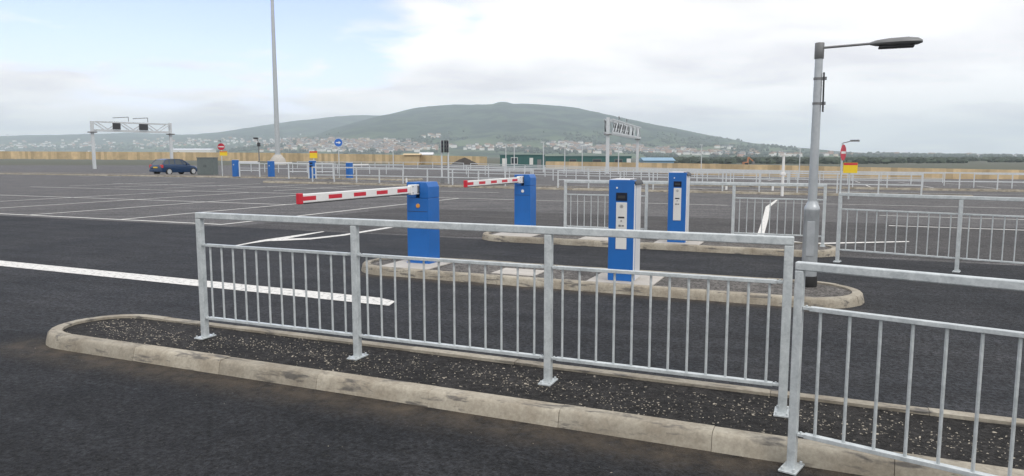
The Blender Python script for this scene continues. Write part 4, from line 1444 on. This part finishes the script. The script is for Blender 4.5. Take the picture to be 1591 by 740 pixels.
# houses of the town on the lower slopes: an uncountable scatter far away
tb = MB()
rt = random.Random(3)
clusters = [(300, 60, 222, 5, 90, 0), (250, 40, 226, 5, 60, 0), (440, 60, 222, 6, 160, 0), (520, 60, 225, 7, 220, 0), (585, 45, 227, 6, 220, 0), (640, 35, 231, 4, 110, 0), (540, 90, 234, 3, 150, 0), (675, 12, 214, 3, 16, 0),
            (770, 60, 231, 3, 60, 0), (880, 25, 226, 3, 50, 0), (910, 45, 234, 4, 140, 0), (960, 50, 232, 4, 110, 0), (1020, 40, 236, 3, 110, 0), (1090, 60, 240, 3, 80, 0), (1130, 14, 231, 3, 10, 0), (1240, 80, 243.0, 2, 60, 0),
            (100, 120, 226, 6, 150, 0), (-40, 120, 229, 5, 100, 0), (1460, 140, 244, 2, 90, 0)]
for (cx, sx, cy, sy, cnt, _) in clusters:
    for i in range(int(cnt * 0.62)):
        px, py = rt.gauss(cx, sx * 0.62), rt.gauss(cy, sy * 0.6)
        if py > YH + 1: continue
        ux, uz = (px - CX) / FPX, -(py - YH) / FPX
        D = 900.0
        hit = None
        while D < 4200:
            x = ux * D
            z = CAMH + uz * D
            g = max(hill1(x, D) if D > 1200 else -3, hill2(x, D) if D > 2300 else -3, -1.5)
            if z <= g:
                hit = (x, D, g); break
            D += 12
        if hit is None: continue
        w, d, h = rt.uniform(7, 15), rt.uniform(6, 9), rt.uniform(4, 7)
        tb.xf = Matrix.Translation(hit) @ Matrix.Rotation(rt.uniform(-0.6, 0.6), 4, 'Z')
        k = rt.random()
        wall = 0 if k < 0.65 else (1 if k < 0.8 else 2)
        tb.box(-w / 2, w / 2, -d / 2, d / 2, -2, h, wall)
        rf = 3 if rt.random() < 0.5 else 4
        tb.add([(-w / 2 - .3, -d / 2 - .3, h), (w / 2 + .3, -d / 2 - .3, h), (w / 2 + .3, d / 2 + .3, h), (-w / 2 - .3, d / 2 + .3, h), (-w / 2, 0, h + 2.6), (w / 2, 0, h + 2.6)],
               [(0, 1, 5, 4), (2, 3, 4, 5), (1, 2, 5), (3, 0, 4)], rf)
TM = [mat('render_white', (0.76, 0.745, 0.72), rough=0.8, noise=0.1, nscale=.1), mat('render_cream', (0.62, 0.52, 0.42), rough=0.8, noise=0.1, nscale=.1), mat('brick_pink', (0.46, 0.28, 0.22), rough=0.8, noise=0.1, nscale=.1),
      mat('slate_grey', (0.17, 0.17, 0.18), rough=0.8, noise=0.2, nscale=.1), mat('roof_rust', (0.26, 0.17, 0.12), rough=0.8, noise=0.2, nscale=.1)]
struct(tb.build('far_town', TM), 'stuff')

# tree belts between the town and along the foot of the hill: a far-off mass
wb = MB()
rt = random.Random(9)
from mathutils import noise as mnoise
for i in range(11000):
    if i < 7500:
        px, py = rt.uniform(-100, 1250), rt.triangular(206, 242, 234)
    else:
        px, py = rt.uniform(1000, 1720), rt.triangular(239, 247, 244)
    ux, uz = (px - CX) / FPX, -(py - YH) / FPX
    D, hit = 1500.0, None
    while D < 3300:
        x = ux * D; z = CAMH + uz * D
        g = max(hill1(x, D) if D > 1200 else -3, hill2(x, D) if D > 2300 else -3, -1.5)
        if z <= g:
            hit = (x, D, g); break
        D += 15
    if hit is None: continue
    if mnoise.noise((hit[0] * .006, hit[1] * .006, 4.2)) + 0.5 * mnoise.noise((hit[0] * .02, hit[1] * .02, 1.2)) < 0.10: continue
    r = rt.uniform(2.5, 5.5)
    wb.xf = Matrix.Translation(hit)
    vs, fs = [], []
    n = 6
    for z, f in ((0, .7), (r * .7, 1.0), (r * 1.3, .7)):
        for k in range(n):
            a = 2 * math.pi * k / n + rt.uniform(-.3, .3)
            rr_ = r * f * rt.uniform(.7, 1.2)
            vs.append((rr_ * math.cos(a), rr_ * math.sin(a), z + rt.uniform(-.1, .1) * r))
    vs.append((0, 0, r * 1.7))
    for j in range(2):
        for k in range(n):
            fs.append((j * n + k, j * n + (k + 1) % n, (j + 1) * n + (k + 1) % n, (j + 1) * n + k))
    for k in range(n):
        fs.append((2 * n + k, 2 * n + (k + 1) % n, 3 * n))
    wb.add(vs, fs)
for i in range(2600):
    px, D = rt.uniform(1030, 1900), rt.uniform(380, 950)
    x = (px - CX) / FPX * D
    if mnoise.noise((x * .012, D * .012, 9.1)) < -0.12: continue
    r = rt.uniform(1.3, 2.6)
    wb.xf = Matrix.Translation((x, D, gz(x, D) - 0.35))
    vs, fs = [], []
    n = 6
    for z, f in ((0, .8), (r * .7, 1.0), (r * 1.2, .65)):
        for k in range(n):
            a = 2 * math.pi * k / n + rt.uniform(-.3, .3)
            rr_ = r * f * rt.uniform(.6, 1.4)
            vs.append((rr_ * math.cos(a) * 1.3, rr_ * math.sin(a), z + rt.uniform(-.15, .15) * r))
    vs.append((0, 0, r * rt.uniform(1.3, 1.7)))
    for j in range(2):
        for k in range(n):
            fs.append((j * n + k, j * n + (k + 1) % n, (j + 1) * n + (k + 1) % n, (j + 1) * n + k))
    for k in range(n):
        fs.append((2 * n + k, 2 * n + (k + 1) % n, 3 * n))
    wb.add(vs, fs)
struct(wb.build('far_woods', mat('far_foliage', (0.055, 0.075, 0.05), rough=0.95, noise=0.4, nscale=0.02, island=0.4)), 'stuff')

# ---------------------------------------------------------------- the haze
hb = MB(); hb.box(-5700, 5700, -260, 6900, -5.5, 275)
hz = hb.build('haze', None)
hm = bpy.data.materials.new('haze_air'); hm.use_nodes = True
hn, hl = hm.node_tree.nodes, hm.node_tree.links
hn.clear()
ho = N(hn, 'ShaderNodeOutputMaterial')
pv = N(hn, 'ShaderNodeVolumePrincipled', inp={'Color': (0.80, 0.91, 1.0, 1), 'Density': 0.000225, 'Anisotropy': 0.0})
hl.new(pv.outputs[0], ho.inputs['Volume'])
hz.data.materials.clear(); hz.data.materials.append(hm)
struct(hz, 'stuff')
